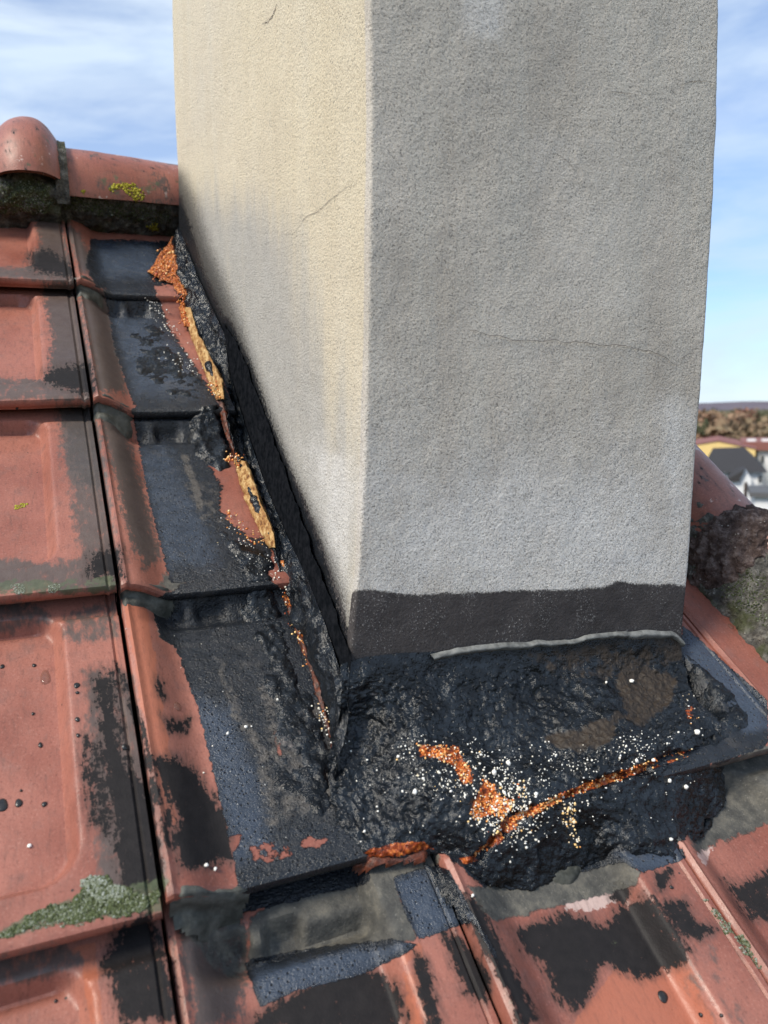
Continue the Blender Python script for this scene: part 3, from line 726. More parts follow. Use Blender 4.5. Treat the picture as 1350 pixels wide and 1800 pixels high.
# --- tar fillet along the left foot, torn away from the tiles along a crack
XL = .262 + CAM[0]
def leftpts(pl, off):
    pl = np.asarray(pl, float); out = []
    for (x, y), o_ in zip(pl, np.broadcast_to(off, len(pl))):
        X = XL
        for _ in range(12):
            p = on_x(x, y, X - o_); z = p[2] - CAM[2]; t = np.clip((p[1] - YF) / (YB - YF), 0, 1)
            X = .5 * X + .5 * (CAM[0] + (1 - t) * np.interp(z, FLT[:, 0], FLT[:, 1]) + t * np.interp(z, BLT[:, 0], BLT[:, 1]))
        out.append(on_x(x, y, X - o_))
    return np.array(out)
NB, MB_ = 460, 70
s_top = [(394,566),(432,640),(470,745),(500,825),(545,950),(585,1065),(613,1150)]
s_bot = [(396,640),(425,740),(462,850),(497,930),(535,1010),(568,1090),(600,1190),(613,1250)]
cs = [resmooth(leftpts(s_top, -.018), NB, 2), resmooth(leftpts(s_top, .004), NB, 2), resmooth(leftpts(s_bot, .006), NB, 4)]
ts_ = fbm(cs[1] * 1., 60, 4, 44) * .006; cs[1] = cs[1] + ts_[:, None] * np.array([0, 0, 1.]); cs[0] = cs[0] + ts_[:, None] * np.array([0, 0, 1.])
G = loft(cs[1:], 50); G = np.concatenate([cs[0][None], G]); nrm = normals(G); nrm *= np.sign((nrm @ np.array([-1, 0, .0]))[..., None])
G = G + nrm * (fbm(G, 16, 3, 45) * .0028 + fbm(G * [1, 1, .35], 90, 4, 47) * .0020)[..., None]
mesh('flashing_strip', G.reshape(-1, 3), grid_faces(len(G), NB), M_STRIP, chim, None, 0)
f_top = [(313,398),(325,425),(345,480),(372,540),(396,590),(402,650),(430,745),(466,852),(500,932),(538,1012),(570,1092),(602,1192),(614,1252)]
f_off = np.array([.003, .003, .003, .003, .005, .006, .007, .007, .007, .007, .007, .007, .007])
f_mid = [(309,412),(321,448),(343,500),(364,560),(386,616),(397,690),(424,785),(460,880),(492,960),(524,1040),(556,1120),(588,1215),(606,1290)]
f_edge = [(304,425),(314,480),(328,540),(350,605),(374,660),(392,708),(414,796),(452,890),(480,955),(503,1050),(538,1140),(566,1215),(584,1300),(594,1370)]
f_in = [(308,428),(320,484),(334,542),(356,607),(380,662),(398,710),(420,798),(458,892),(486,957),(510,1052),(544,1142),(572,1217),(590,1300),(600,1372)]
top_c = leftpts(f_top, f_off)
mid_c = leftpts(f_mid, f_off[:len(f_mid)] + .008)
cs = [resmooth(top_c, NB), resmooth(mid_c, NB), resmooth(roofpts(f_edge, .014), NB), resmooth(roofpts(f_in, -.004), NB)]
G = loft(cs, MB_)
nrm = normals(G); nrm *= np.sign((nrm @ np.array([-.7, -.2, .7]))[..., None])
qb = trace(G.reshape(-1, 3)); tw = sm(np.linspace(0, 1, MB_) / .15)[:, None]
G = G + nrm * (tw * (fbm(G, 24, 3, 51) * .008 + fbm(G, 80, 4, 53, .6) * .0055 + np.abs(fbm(G, 210, 2, 55)) * .0012))[..., None]
no = lambda n: np.full(n, -1.)
mesh('tar_fillet', G.reshape(-1, 3), grid_faces(MB_, NB), M_TAR, chim, dict(ember=no(NB * MB_), brown=no(NB * MB_), dust=no(NB * MB_)), 0)

def roof_patch(name, outline, thick, mat, parent, res=.0024, edge_w=.012, amp=.004, seed=1, rag=9., attrs=None, lumpsc=60, dh=0., bridge=.018):
    """a lumpy skin lying on the tiles, cut to an outline"""
    pl = np.asarray(outline, float); U, Vv = on_roof(pl[:, 0], pl[:, 1], np.full(len(pl), -.012 + dh))
    us = np.arange(U.min() - .02, U.max() + .02, res); vs_ = np.arange(Vv.min() - .02, Vv.max() + .02, res)
    uu, vv = np.meshgrid(us, vs_); sh = uu.shape
    p2 = np.stack([uu.ravel(), vv.ravel()], -1); P0 = P3(p2[:, 0], p2[:, 1], 0.)
    s = sdist(p2, np.stack([U, Vv], -1)) + fbm(P0, 55, 4, seed) * rag * .001
    b = np.mean([roof_top(p2[:, 0], p2[:, 1] + k * bridge) for k in (-1, -.5, 0, .5, 1)], 0)
    b = np.maximum(b, roof_top(p2[:, 0], p2[:, 1]) - .002) + dh
    hh = b + np.where(s > 0, thick * sm(s / edge_w) ** .6, -.006 * sm(-s / (2 * res))) + (s > 0) * (fbm(P0, lumpsc, 5, seed + 3, .6) * amp + np.abs(fbm(P0, 170, 3, seed + 5)) * amp * .5) * sm(s / edge_w)
    V = P3(p2[:, 0], p2[:, 1], hh); keep = s > -1.6 * res
    F = grid_faces(*sh); F = F[keep[F].all(1)]
    used = np.unique(F); mp = np.full(len(V), -1); mp[used] = np.arange(len(used)); V = V[used]; F = mp[F]
    at = {k: (field(trace(V), v) if isinstance(v, list) else np.full(len(V), float(v))) for k, v in (attrs or {}).items()}
    return mesh(name, V, F, mat, parent, at, 0)
TA = dict(ember=-1, brown=-1, dust=-1)
roof_patch('tar_smear', [(336,715),(352,700),(388,700),(402,740),(412,792),(390,800),(364,790),(344,770)], .010, M_TAR, chim, amp=.006, seed=61, attrs=TA)
roof_patch('tar_smear', [(388,905),(410,930),(450,948),(478,958),(500,1052),(536,1145),(578,1280),(592,1370),(560,1400),(520,1330),(490,1240),(466,1150),(440,1080),(428,1000),(404,965)], .004, M_TAR, chim, amp=.006, rag=16., seed=63,
           attrs=dict(ember=-1, brown=-1, dust=-1))
roof_patch('tar_smear', [(262,520),(285,535),(310,590),(352,640),(372,690),(340,700),(300,680),(240,640),(230,560)], .001, M_TAR, chim, amp=.005, rag=16., seed=65, attrs=TA)
roof_patch('tar_smear', [(465,1190),(560,1240),(600,1300),(602,1400),(560,1420),(500,1390),(478,1300)], .002, M_TAR, chim, amp=.007, rag=18., seed=67,
           attrs=dict(ember=-1, brown=-1, dust=[([(470,1200),(590,1240),(600,1380),(500,1330)],25,-.5)]))
roof_patch('tar_smear', [(1190,1140),(1222,1160),(1262,1205),(1298,1250),(1308,1284),(1282,1300),(1262,1330),(1215,1330),(1180,1240)], .002, M_TAR, chim, amp=.009, seed=69, attrs=TA, lumpsc=75)
roof_patch('foam_lump', [(640,1499),(700,1485),(745,1479),(760,1487),(752,1496),(700,1501),(655,1506)], .001, M_RUST, chim, amp=.003, seed=70, edge_w=.006, rag=5.)
roof_patch('tar_smear', [(760,1512),(792,1518),(815,1560),(842,1605),(826,1612),(800,1575),(775,1540)], .003, M_TAR, chim, amp=.004, seed=72, attrs=TA, rag=6.)
# exposed foam in the tear
def foam_strip(name, left, right, mat, hl=.005, hr=.022, seed=1, n=120, m=26, amp=.004):
    cs = [resmooth(roofpts(left, -.006), n, 2), resmooth(roofpts(left, hl), n, 2), resmooth(roofpts(right, hr), n, 2), resmooth(roofpts(right, -.004), n, 2)]
    G = loft(cs, m); nn_ = normals(G); nn_ *= np.sign((nn_ @ NN)[..., None])
    G = G + nn_ * ((fbm(G, 60, 4, seed, .6)) * amp)[..., None]
    return mesh(name, G.reshape(-1, 3), grid_faces(m, n), mat, chim, None, 0)
foam_strip('foam_strip', [(322,540),(336,590),(356,640),(376,690),(382,702)], [(334,540),(350,590),(372,632),(390,668),(394,700)], M_FOAM, seed=71)
foam_strip('foam_strip', [(412,808),(424,850),(444,905),(466,948),(476,962)], [(432,810),(446,850),(466,900),(482,938),(484,962)], M_FOAM, seed=73)
foam_strip('foam_strip', [(490,985),(502,1050),(526,1110),(548,1160),(566,1215)], [(498,985),(512,1050),(536,1110),(556,1160),(574,1215)], M_EMB, .001, .006, seed=75)
_cl = [(312,470),(322,540),(343,607),(368,662),(388,708),(408,797),(446,890),(478,957),(500,1052),(534,1142),(562,1217),(580,1300),(592,1366)]
foam_strip('foam_strip', [(x - 3 - 4 * math.sin(k * 2.1), y) for k, (x, y) in enumerate(_cl)], [(x + 4, y) for x, y in _cl], M_RUST, -.001, .004, seed=83, n=400, m=14, amp=.006)
foam_strip('foam_lump', [(262,474),(285,488),(310,498),(330,520)], [(300,420),(312,432),(318,470),(330,516)], M_EMB, .004, .012, seed=77, amp=.008, m=50)
foam_strip('foam_strip', [(306,500),(316,540),(326,575)], [(322,500),(330,540),(338,575)], M_EMB, .002, .010, seed=79)
# bare mastic seam along the head of the apron
def ribbon(name, pl, pr, off, mat, parent, amp=.0015, n=200, m=10, seed=1, bul=.004):
    a, b = resmooth(facepts(pl, off), n, 2), resmooth(facepts(pr, off), n, 2)
    t = np.linspace(0, 1, m)[:, None, None]; G = a[None] * (1 - t) + b[None] * t
    G[..., 1] -= bul * np.sin(np.pi * t[..., 0]) + fbm(G, 70, 4, seed) * amp * np.sin(np.pi * t[..., 0])
    G[..., 2] += fbm(G * [1, 0, 0], 60, 3, seed + 1) * .003
    return mesh(name, G.reshape(-1, 3), grid_faces(m, n), mat, parent, None, 0)
ribbon('sealant_seam', [(756,1148),(800,1140),(900,1128),(1000,1124),(1070,1110),(1130,1108),(1180,1110),(1199,1122)], [(762,1160),(810,1152),(900,1142),(1000,1134),(1080,1120),(1130,1124),(1180,1122),(1200,1136)], .004, M_LEAD, chim, seed=81)
ribbon('hairline_crack', [(825,582),(860,590),(940,599),(1010,601),(1080,605),(1120,613),(1160,622),(1195,642)], [(825,582.5),(860,590.9),(940,600.),(1010,602),(1080,606),(1120,614),(1160,623),(1195,642.6)], .0016, M_CRACK, chim, .0, 160, 3, 83, .0003)

# --- beads of expanded foam: far too many and too small to pick apart
ico_v, ico_f = None, None
def ico():
    import bmesh
    b = bmesh.new(); bmesh.ops.create_icosphere(b, subdivisions=1, radius=1); b.verts.ensure_lookup_table()
    v = np.array([x.co[:] for x in b.verts]); f = np.array([[y.index for y in x.verts] for x in b.faces]); b.free(); return v, f
ico_v, ico_f = ico()
def beads(name, pts, rads, tones, parent):
    n = len(pts); k = len(ico_v)
    V = (pts[:, None] + ico_v[None] * rads[:, None, None] * RNG.uniform(.6, 1.3, (n, 1, 3)) * (1 + RNG.normal(0, .12, (n, k, 1)))).reshape(-1, 3)
    F = (ico_f[None] + (np.arange(n) * k)[:, None, None]).reshape(-1, 3)
    o = mesh(name, V, F, M_BEAD, parent, dict(tone=np.repeat(tones, k)), 0); o['kind'] = 'stuff'; return o
pts, rds, tns = [], [], []
def scatter(polys, n, r0, r1, tone, soft=20., sel=None):
    f = field(APQ, polys, soft); wgt = np.clip(f + .55, 0, 1) ** 1.6
    cl = sm(fbm(APR, 42, 3, 91) * 1.6 + .5); wgt = wgt * (.12 + cl)
    idx = RNG.choice(len(APR), n, p=wgt / wgt.sum())
    r = r0 + (r1 - r0) * RNG.random(n) ** 2.5
    pts.append(APR[idx] + APN[idx] * (r * .35)[:, None]); rds.append(r); tns.append(np.clip(RNG.normal(tone[0], tone[1], n), 0, 1))
WHITE = [[(700,1310),(820,1290),(900,1340),(960,1420),(980,1490),(860,1500),(800,1420),(730,1380)], [(900,1340),(1000,1310),(1120,1290),(1200,1290),(1180,1340),(1000,1390),(920,1400)], [(880,1440),(1040,1400),(1020,1470),(900,1490)]]
scatter([(p, 40., 1.) for p in WHITE], 360, .0005, .0014, (.84, .12))
scatter([(WHITE[0], 30., 1.)], 260, .0005, .0014, (.78, .16))
scatter([([(820,1370),(920,1370),(940,1470),(830,1480)],20.,1.)], 220, .0007, .0016, (.70, .2))
scatter([(e[0], 8., 1.) for e in EMB[:4]], 1000, .0007, .0015, (.30, .15))
scatter([(EMB[2][0], 8., 1.)], 260, .0007, .0018, (.26, .16))
scatter([([(990,1390),(1020,1390),(1015,1490),(995,1490)],14.,1.)], 70, .0008, .0020, (.50, .08))
scatter([([(1200,1220),(1225,1220),(1225,1270),(1205,1280)],14.,1.)], 14, .0006, .0014, (.6, .3))
scatter([([(600,1300),(1240,1280),(1240,1440),(640,1480)],30.,1.)], 150, .0005, .0012, (.85, .1))
beads('foam_beads', np.concatenate(pts), np.concatenate(rds), np.concatenate(tns), chim)
# sparse crumbs down the left side, on tar and tiles
lp, lr, lt = [], [], []
def crumb_line(pl, n, spread, r0, r1, tone, dh=.004):
    b = resample(pl, n) + RNG.normal(0, spread, (n, 2)); P = roofpts(b, dh)
    lp.append(P); r = r0 + (r1 - r0) * RNG.random(n) ** 2; lr.append(r); lt.append(np.clip(RNG.normal(tone[0], tone[1], n), 0, 1))
crumb_line([(262,520),(285,560),(310,590)], 55, 7, .0008, .0019, (.85, .1))
crumb_line([(316,440),(290,470),(275,480)], 90, 9, .0012, .003, (.28, .15), .012)
crumb_line([(318,510),(326,570)], 70, 5, .001, .0022, (.2, .1), .010)
crumb_line([(374,680),(388,690)], 40, 6, .001, .0022, (.3, .15), .016)
crumb_line([(400,800),(425,812)], 40, 5, .001, .0024, (.35, .15), .016)
crumb_line([(400,930),(440,960),(470,990),(500,1030)], 70, 13, .0005, .0012, (.8, .12), .010)
crumb_line([(500,1040),(530,1130),(560,1190)], 70, 6, .0007, .0016, (.3, .2), .010)
crumb_line([(560,1240),(590,1300)], 60, 8, .0006, .0014, (.7, .2), .012)
crumb_line([(400,905),(440,950),(470,955)], 50, 7, .0008, .002, (.25, .15), .006)
crumb_line([(300,620),(355,650)], 60, 12, .0006, .0016, (.8, .15), .005)
crumb_line([(250,1100),(480,1450)], 22, 70, .0005, .0011, (.8, .1), .001)
beads('foam_crumbs', np.concatenate(lp), np.concatenate(lr), np.concatenate(lt), chim)

# mortar dabs in the tile joints of the column beside the chimney
for k, (pl, sd0) in enumerate([([(132,499),(150,497),(178,500),(178,510),(155,515),(138,510)],101), ([(166,712),(182,706),(228,706),(235,722),(224,738),(200,728),(172,726)],103),
                 ([(214,1040),(240,1034),(298,1020),(306,1034),(280,1050),(240,1056),(220,1058)],105), ([(302,1592),(312,1566),(345,1556),(425,1540),(440,1552),(425,1580),(385,1606),(330,1626),(308,1622)],107)]):
    roof_patch('mortar_dab', pl, .0055, M_DAB, roof, res=.0026, edge_w=.006, amp=.003, seed=sd0, rag=6., bridge=.004)

# ------------------------------------------------------------------ the town, woods and hills behind
GZ = CAM[2] - 9.
AZ0 = HEAD + math.atan(590 / FOC)          # direction of the view past the chimney's right edge
FA = np.array([math.sin(AZ0), math.cos(AZ0), 0]); RA = np.array([math.cos(AZ0), -math.sin(AZ0), 0])
def far(x, y, d):
    r = ray(np.array(float(x)), np.array(float(y))); r = r * (d / (r @ FA)); return np.array([r @ RA, d, r[2] + CAM[2]])
def L2W(p): p = np.asarray(p, float); return np.array([CAM[0], CAM[1], 0]) + p[..., :1] * RA + p[..., 1:2] * FA + p[..., 2:] * np.array([0, 0, 1.])
def block(name, x0, x1, y0, y1, z0, z1, mat, parent):
    V = L2W([(x, y, z) for z in (z0, z1) for x, y in ((x0, y0), (x1, y0), (x1, y1), (x0, y1))])
    return mesh(name, V, [(3, 2, 1, 0), (4, 5, 6, 7), (0, 1, 5, 4), (1, 2, 6, 5), (2, 3, 7, 6), (3, 0, 4, 7)], mat, parent, smooth=False)
def solid(name, prof, y0, y1, mat, parent):   # outline in the facade plane, pushed back
    n = len(prof); V = L2W([(x, y, z) for y in (y0, y1) for x, z in prof])
    F = [tuple(range(n)), tuple(range(2 * n - 1, n - 1, -1))] + [(i, i + n, (i + 1) % n + n, (i + 1) % n) for i in range(n)]
    return mesh(name, V, F, mat, parent, smooth=False)
def window(x0, x1, y, z0, z1, parent, frame=None):
    f = solid('window', [(x0, z0), (x1, z0), (x1, z1), (x0, z1)], y - .05, y + .02, frame or M_WHITE, parent)
    w = (x1 - x0); px = [(x0 + .1 * w, z0 + .08), (x0 + .47 * w, z0 + .08), (x0 + .47 * w, z1 - .08), (x0 + .1 * w, z1 - .08)]
    for dx in (0, .43 * w):
        p = solid('pane', [(a + dx, b) for a, b in px], y - .07, y - .045, M_PANE, None); p.parent = f; p.location = p.location - f.location - Vector(parent.location)
    return f
M_YELLOW = flat('yellow facade', (.80, .58, .24), .85); M_WHITE = flat('white facade', (.74, .74, .75), .8); M_RROOF = flat('red roof', (.24, .10, .085), .8)
M_SLATE = flat('dark roof', (.040, .038, .040), .75); M_PANE = flat('window glass', (.05, .055, .06), .15, .5); M_DOOR = flat('dark door', (.05, .035, .03), .6); M_GREYR = flat('grey roof', (.11, .11, .115), .8)

d = 60.; Y = lambda x, y, dd=d: far(x, y, dd)
a, b, c = Y(1205, 786), Y(1262, 776), Y(1328, 790)
hb = empty('yellow_building', L2W([a[0], d, GZ]), 'pale yellow building with shallow gable behind the dark roofed house', 'building')
solid('wall', [(a[0], GZ), (c[0], GZ), (c[0], c[2]), (b[0], b[2]), (a[0], a[2])], d, d + 9, M_YELLOW, hb)
solid('roof', [(a[0] - .3, a[2]), (b[0], b[2] + .01), (c[0] + .1, c[2]), (c[0] + .1, c[2] + .05), (b[0], b[2] + .06), (a[0] - .3, a[2] + .05)], d - .06, d + 9.3, M_RROOF, hb)
v = Y(1300, 797); window(v[0] - .5, v[0] + .5, d, v[2] - 3.6, v[2] - 2.4, hb)
d2 = 64.; e, f_ = Y(1329, 790, d2), Y(1470, 792, d2)
hw = empty('white_building', L2W([e[0], d2, GZ]), 'white building under a long red roof right of the yellow building', 'building')
block('wall', e[0] + .1, f_[0], d2, d2 + 8, GZ, e[2] - .05, M_WHITE, hw)
rt = Y(1320, 777, d2)
solid('roof', [(e[0] - .7, e[2] - .05), (f_[0] + .4, e[2] - .05), (f_[0] + .4, e[2] + .2), (f_[0] - 1., rt[2]), (rt[0] - .6, rt[2]), (e[0] - .7, e[2] + .2)], d2 - .4, d2 + 8.4, M_RROOF, hw)
for x0, x1 in ((1314, 1330), (1340, 1356)):
    p, q2 = Y(x0, 781, d2), Y(x1, 773, d2); block('chimney_stack', p[0], q2[0], d2 + 1, d2 + 1.7, p[2], q2[2], M_WHITE, hw)
for x in (1337, 1362, 1390):
    p, q2 = Y(x, 816, d2), Y(x + 7, 799, d2); window(p[0], q2[0], d2, p[2], q2[2], hw)
d3 = 44.; g = [far(x, y, d3) for x, y in ((1242, 830), (1252, 802), (1311, 800), (1350, 830))]
hd = empty('white_house', L2W([g[1][0], d3, GZ]), 'white house with dark roof and small gabled porch below the yellow building', 'house')
block('wall', g[0][0] + .3, g[3][0] - .25, d3 + .3, d3 + 7, GZ, g[3][2], M_WHITE, hd)
V = L2W([(g[0][0] - .2, d3, g[3][2] - .03), (g[3][0], d3, g[3][2] - .03), (g[3][0], d3 + 7.4, g[3][2] - .03), (g[0][0] - .2, d3 + 7.4, g[3][2] - .03), (g[1][0], d3 + 3.4, g[1][2] + .25), (g[2][0], d3 + 3.4, g[2][2] + .25)])
mesh('roof', V, [(0, 1, 5, 4), (1, 2, 5), (2, 3, 4, 5), (3, 0, 4), (3, 2, 1, 0)], M_SLATE, hd, smooth=False)
d4 = 42.5; k = [far(x, y, d4) for x, y in ((1299, 842), (1310, 826), (1321, 842), (1279, 842), (1300, 828))]
solid('porch', [(k[0][0], GZ), (k[2][0], GZ), (k[2][0], k[2][2]), (k[1][0], k[1][2]), (k[0][0], k[0][2])], d4, d3 + .3, M_WHITE, hd)
V = L2W([(k[3][0], d4 - .2, k[3][2]), (k[0][0] + .05, d4 - .2, k[0][2]), (k[1][0], d4 - .2, k[1][2] + .05), (k[4][0] - .25, d4 + .8, k[4][2]), (k[1][0], d3 + .3, k[1][2] + .05), (k[3][0], d3 + .3, k[3][2]), (k[3][0], d4 - .2, k[3][2] - .12), (k[0][0] + .05, d4 - .2, k[0][2] - .12)])
mesh('porch_roof', V, [(0, 1, 2, 3), (3, 2, 4), (0, 3, 4, 5), (0, 6, 7, 1)], M_SLATE, hd, smooth=False)
block('porch_wall', k[3][0] + .1, k[0][0] - .004, d4, d3 + .28, GZ, k[3][2] - .1, M_WHITE, hd)
p, q2 = far(1307, 880, d4), far(1314, 848, d4); block('door', p[0], q2[0], d4 - .04, d4 + .05, p[2] - 1., q2[2], M_DOOR, hd)
p, q2 = far(1332, 852, d3), far(1341, 834, d3); window(p[0], q2[0], d3 + .3, p[2], q2[2], hd)
d5 = 36.; p, q2 = far(1318, 872, d5), far(1420, 864, d5)
sh = empty('shed', L2W([p[0], d5, GZ]), 'low outbuilding with flat grey roof in front of the white house', 'shed')
block('wall', p[0] + .2, q2[0] - .2, d5 + .2, d5 + 3, GZ, p[2] - .05, M_WHITE, sh)
block('roof', p[0], q2[0], d5, d5 + 3.2, p[2] - .05, p[2] + .15, M_GREYR, sh)

# ground
M_GROUND = plain('fields', (.05, .055, .022), (.12, .10, .055), .03, .95, .0, .1, 6)
an = np.linspace(0, 2 * math.pi, 97)[:-1]; rr_ = [0.5, 30, 120, 400, 1200, 5000]
V = np.array([[CAM[0] + r * math.sin(q_), CAM[1] + r * math.cos(q_), GZ] for r in rr_ for q_ in an])
o = mesh('ground', V, np.concatenate([grid_faces(len(rr_), 96, True)[:, ::-1]]), M_GROUND, None, None, 0); o['kind'] = 'structure'
# hills: a ring of low wooded ground on the skyline, bluish haze painted into its colour
M_HILL = plain('hazy hills', (.095, .085, .112), (.165, .135, .150), .012, .95, .0, .1, 8)
na, nrr = 360, 26
th = np.linspace(0, 2 * math.pi, na + 1)[:-1]; R_ = np.linspace(900, 2600, nrr)
TT, RR = np.meshgrid(th, R_); X = CAM[0] + RR * np.sin(TT); Yg = CAM[1] + RR * np.cos(TT); PH = np.stack([X, Yg, X * 0], -1)
prof_ = sm((RR - 900) / 1000) * (1 - .5 * sm((RR - 1900) / 700))
hz = GZ - 2 + prof_ * (15 + 8 * fbm(PH, .0016, 3, 7) + 3.5 * fbm(PH, .012, 4, 8))
o = mesh('hills', np.stack([X, Yg, hz], -1).reshape(-1, 3), grid_faces(nrr, na, True)[:, ::-1], M_HILL, None, None, 0); o['kind'] = 'structure'
# autumn wood between the houses and the hills
def leaf_material():
    t = NT('autumn leaves'); a = t.attr('tone')
    c = t.ramp(a, (.0, (.075, .085, .050)), (.3, (.155, .135, .080)), (.55, (.225, .165, .105)), (.8, (.25, .165, .11)), (1., (.25, .125, .095)))  # leaf colours lightened and greyed to paint in distance haze
    return t.out(c, .9, None, .1)
M_LEAF = leaf_material(); M_BARK = flat('bark', (.06, .045, .035), .9, .1)
LV, LT = [], []
TV, TF = [], []
for i in range(950):
    az = AZ0 + RNG.uniform(-.95, .75); dd = 105 + 330 * RNG.random() ** 1.3
    hgt = RNG.uniform(5.2, 7.6); w = RNG.uniform(2.2, 4.); tone = np.clip(RNG.choice([.15, .5, .6, .75, .95], p=[.18, .27, .25, .2, .1]) + RNG.normal(0, .07), 0, 1)
    c0 = np.array([CAM[0] + dd * math.sin(az), CAM[1] + dd * math.cos(az), GZ])
    n = 150; q3 = RNG.normal(size=(n, 3)); q3 /= np.linalg.norm(q3, axis=1)[:, None]; q3 *= (RNG.random(n) ** .4)[:, None]
    q3 = q3 + .25 * np.stack([np.sin(q3[:, 1] * 5 + i), np.cos(q3[:, 2] * 6 + i), np.sin(q3[:, 0] * 7)], -1)
    cc = c0 + q3 * [w, w, hgt * .36] + [0, 0, hgt * .62]
    a1 = RNG.normal(size=(n, 3)); a1 /= np.linalg.norm(a1, axis=1)[:, None]; a2 = np.cross(a1, RNG.normal(size=(n, 3))); a2 /= np.linalg.norm(a2, axis=1)[:, None]
    sz = RNG.uniform(.25, .6, (n, 1)) * w / 3
    LV.append(np.stack([cc - a1 * sz, cc + a2 * sz, cc + a1 * sz, cc - a2 * sz], 1).reshape(-1, 3)); LT.append(np.repeat(np.clip(tone + RNG.normal(0, .045, n), 0, 1), 4))
    b0 = len(TV)
    for z, r in ((0, .22), (hgt * .8, .06)):
        for q_ in range(5): TV.append(c0 + [r * math.cos(q_ * 1.257), r * math.sin(q_ * 1.257), z])
    for q_ in range(5): TF.append((b0 + q_, b0 + (q_ + 1) % 5, b0 + 5 + (q_ + 1) % 5, b0 + 5 + q_))
LV = np.concatenate(LV)
wood = mesh('autumn_wood', LV, np.arange(len(LV)).reshape(-1, 4), M_LEAF, None, dict(tone=np.concatenate(LT)), 0, smooth=False)
props(wood, 'brown and ochre autumn wood between the town houses and the hills', 'wood', None, 'stuff')
tr = mesh('trunks', np.array(TV), TF, M_BARK, None, None, 0); tr.parent = wood; tr.location = tr.location - wood.location; tr['kind'] = 'stuff'

# ------------------------------------------------------------------ small growths, drops and crumbs, set onto the surfaces found below them
bpy.context.view_layer.update()
DG = bpy.context.evaluated_depsgraph_get()
def hit(x, y):
    d = Vector(ray(np.array(float(x)), np.array(float(y)))).normalized()
    ok, loc, nor, idx, ob, mt = scene.ray_cast(DG, Vector(CAM), d)
    if not ok: return None
    if nor.dot(d) > 0: nor = -nor
    return np.array(loc), np.array(nor), ob
def crust_material(name, *st):
    t = NT(name); c = t.ramp(t.attr('tone'), *st)
    n = t.noise(600, 4, .7); return t.out(t.mix(t.math('MULTIPLY', n, .6), c, (.05, .055, .03)), .95, t.bump(n, .001, 1.), .1)
M_LICH = crust_material('grey green lichen', (0, (.04, .048, .022)), (.35, (.105, .13, .055)), (.65, (.25, .275, .20)), (1., (.46, .49, .44)))
M_YELL = crust_material('yellow lichen', (0, (.20, .17, .02)), (.5, (.42, .36, .03)), (1., (.62, .58, .10)))
def crust(name, outline, n, mat, parent, r0, r1, tone, flat_=.45, sd=1, on=None):
    g = np.random.default_rng(sd); pl = np.asarray(outline, float); lo, hi = pl.min(0), pl.max(0); C, N_, T_ = [], [], []
    while len(C) < n:
        p = g.uniform(lo, hi, (400, 2)); dd = sdist(p, pl); wob = fbm(np.c_[p, p[:, :1] * 0], .05, 3, sd) * 12
        p = p[dd + wob > 0]
        if not len(p): continue
        for q_ in p[:n - len(C)]:
            h_ = hit(*q_)
            if h_ is None or (on and not h_[2].name.startswith(on)): n -= 1 if n > 1 else 0; continue
            C.append(h_[0]); N_.append(h_[1])
        if n <= len(C): break
    C, N_ = np.array(C), np.array(N_); n = len(C); k = len(ico_v)
    r = r0 + (r1 - r0) * g.random(n) ** 2
    L_ = ico_v[None] * r[:, None, None] * (1 + g.normal(0, .22, (n, k, 1)))
    L_ = L_ - (1 - flat_) * (L_ * N_[:, None]).sum(-1, keepdims=True) * N_[:, None]
    V = (C[:, None] + N_[:, None] * (r * .2)[:, None, None] + L_).reshape(-1, 3)
    F = (ico_f[None] + (np.arange(n) * k)[:, None, None]).reshape(-1, 3)
    o = mesh(name, V, F, mat, parent, dict(tone=np.repeat(np.clip(g.normal(tone[0], tone[1], n), 0, 1), k)), 0); o['kind'] = 'stuff'; return o
_LC = [(0,1648),(20,1632),(60,1600),(110,1590),(140,1570),(150,1545),(172,1540),(200,1550),(215,1560),(250,1572),(282,1565),(283,1590),(240,1605),(150,1622),(90,1612),(30,1640)]
crust('lichen_crust', _LC, 5200, M_LICH, roof, .0004, .0015, (.36, .22), .5, sd=5, on='roof_tile')
crust('lichen_crust', [(142,1550),(160,1536),(180,1545),(215,1555),(225,1575),(190,1580),(150,1572)], 1300, M_LICH, roof, .0004, .0014, (.80, .14), .5, sd=25, on='roof_tile')
crust('lichen_crust', [(50,1618),(100,1598),(150,1600),(150,1625),(95,1630),(50,1640)], 500, M_LICH, roof, .0003, .0010, (.55, .2), .5, sd=26, on='roof_tile')
crust('lichen_crust', [(18,1030),(36,1026),(44,1038),(28,1046)], 200, M_LICH, roof, .0003, .0009, (.75, .15), .3, 6)
crust('lichen_crust', [(85,1032),(108,1024),(110,1034),(90,1042)], 200, M_LICH, roof, .0003, .0009, (.7, .15), .3, 7)
crust('yellow_lichen', [(188,338),(192,326),(210,322),(235,328),(250,340),(255,352),(240,356),(236,344),(215,332),(204,338),(200,345)], 200, M_YELL, roof, .0012, .003, (.5, .25), .3, 8)
crust('yellow_lichen', [(258,398),(275,392),(278,402),(262,406)], 50, M_YELL, roof, .0012, .003, (.55, .2), .35, 9)
crust('yellow_lichen', [(143,336),(150,334),(148,344)], 16, M_YELL, roof, .001, .0024, (.5, .2), .35, 10)
crust('yellow_lichen', [(25,888),(48,885),(49,893),(27,896)], 90, M_YELL, roof, .0006, .0012, (.6, .3), .35, 11)
crust('lichen_crust', [(1236,1582),(1244,1578),(1290,1630),(1340,1700),(1334,1704),(1280,1640)], 500, M_LICH, roof, .0004, .0012, (.55, .25), .5, 12)
crust('moss_crust', [(0,320),(90,318),(100,372),(0,378)], 1300, M_LICH, roof, .0006, .0019, (.25, .3), .7, 13, on='ridge_mortar')
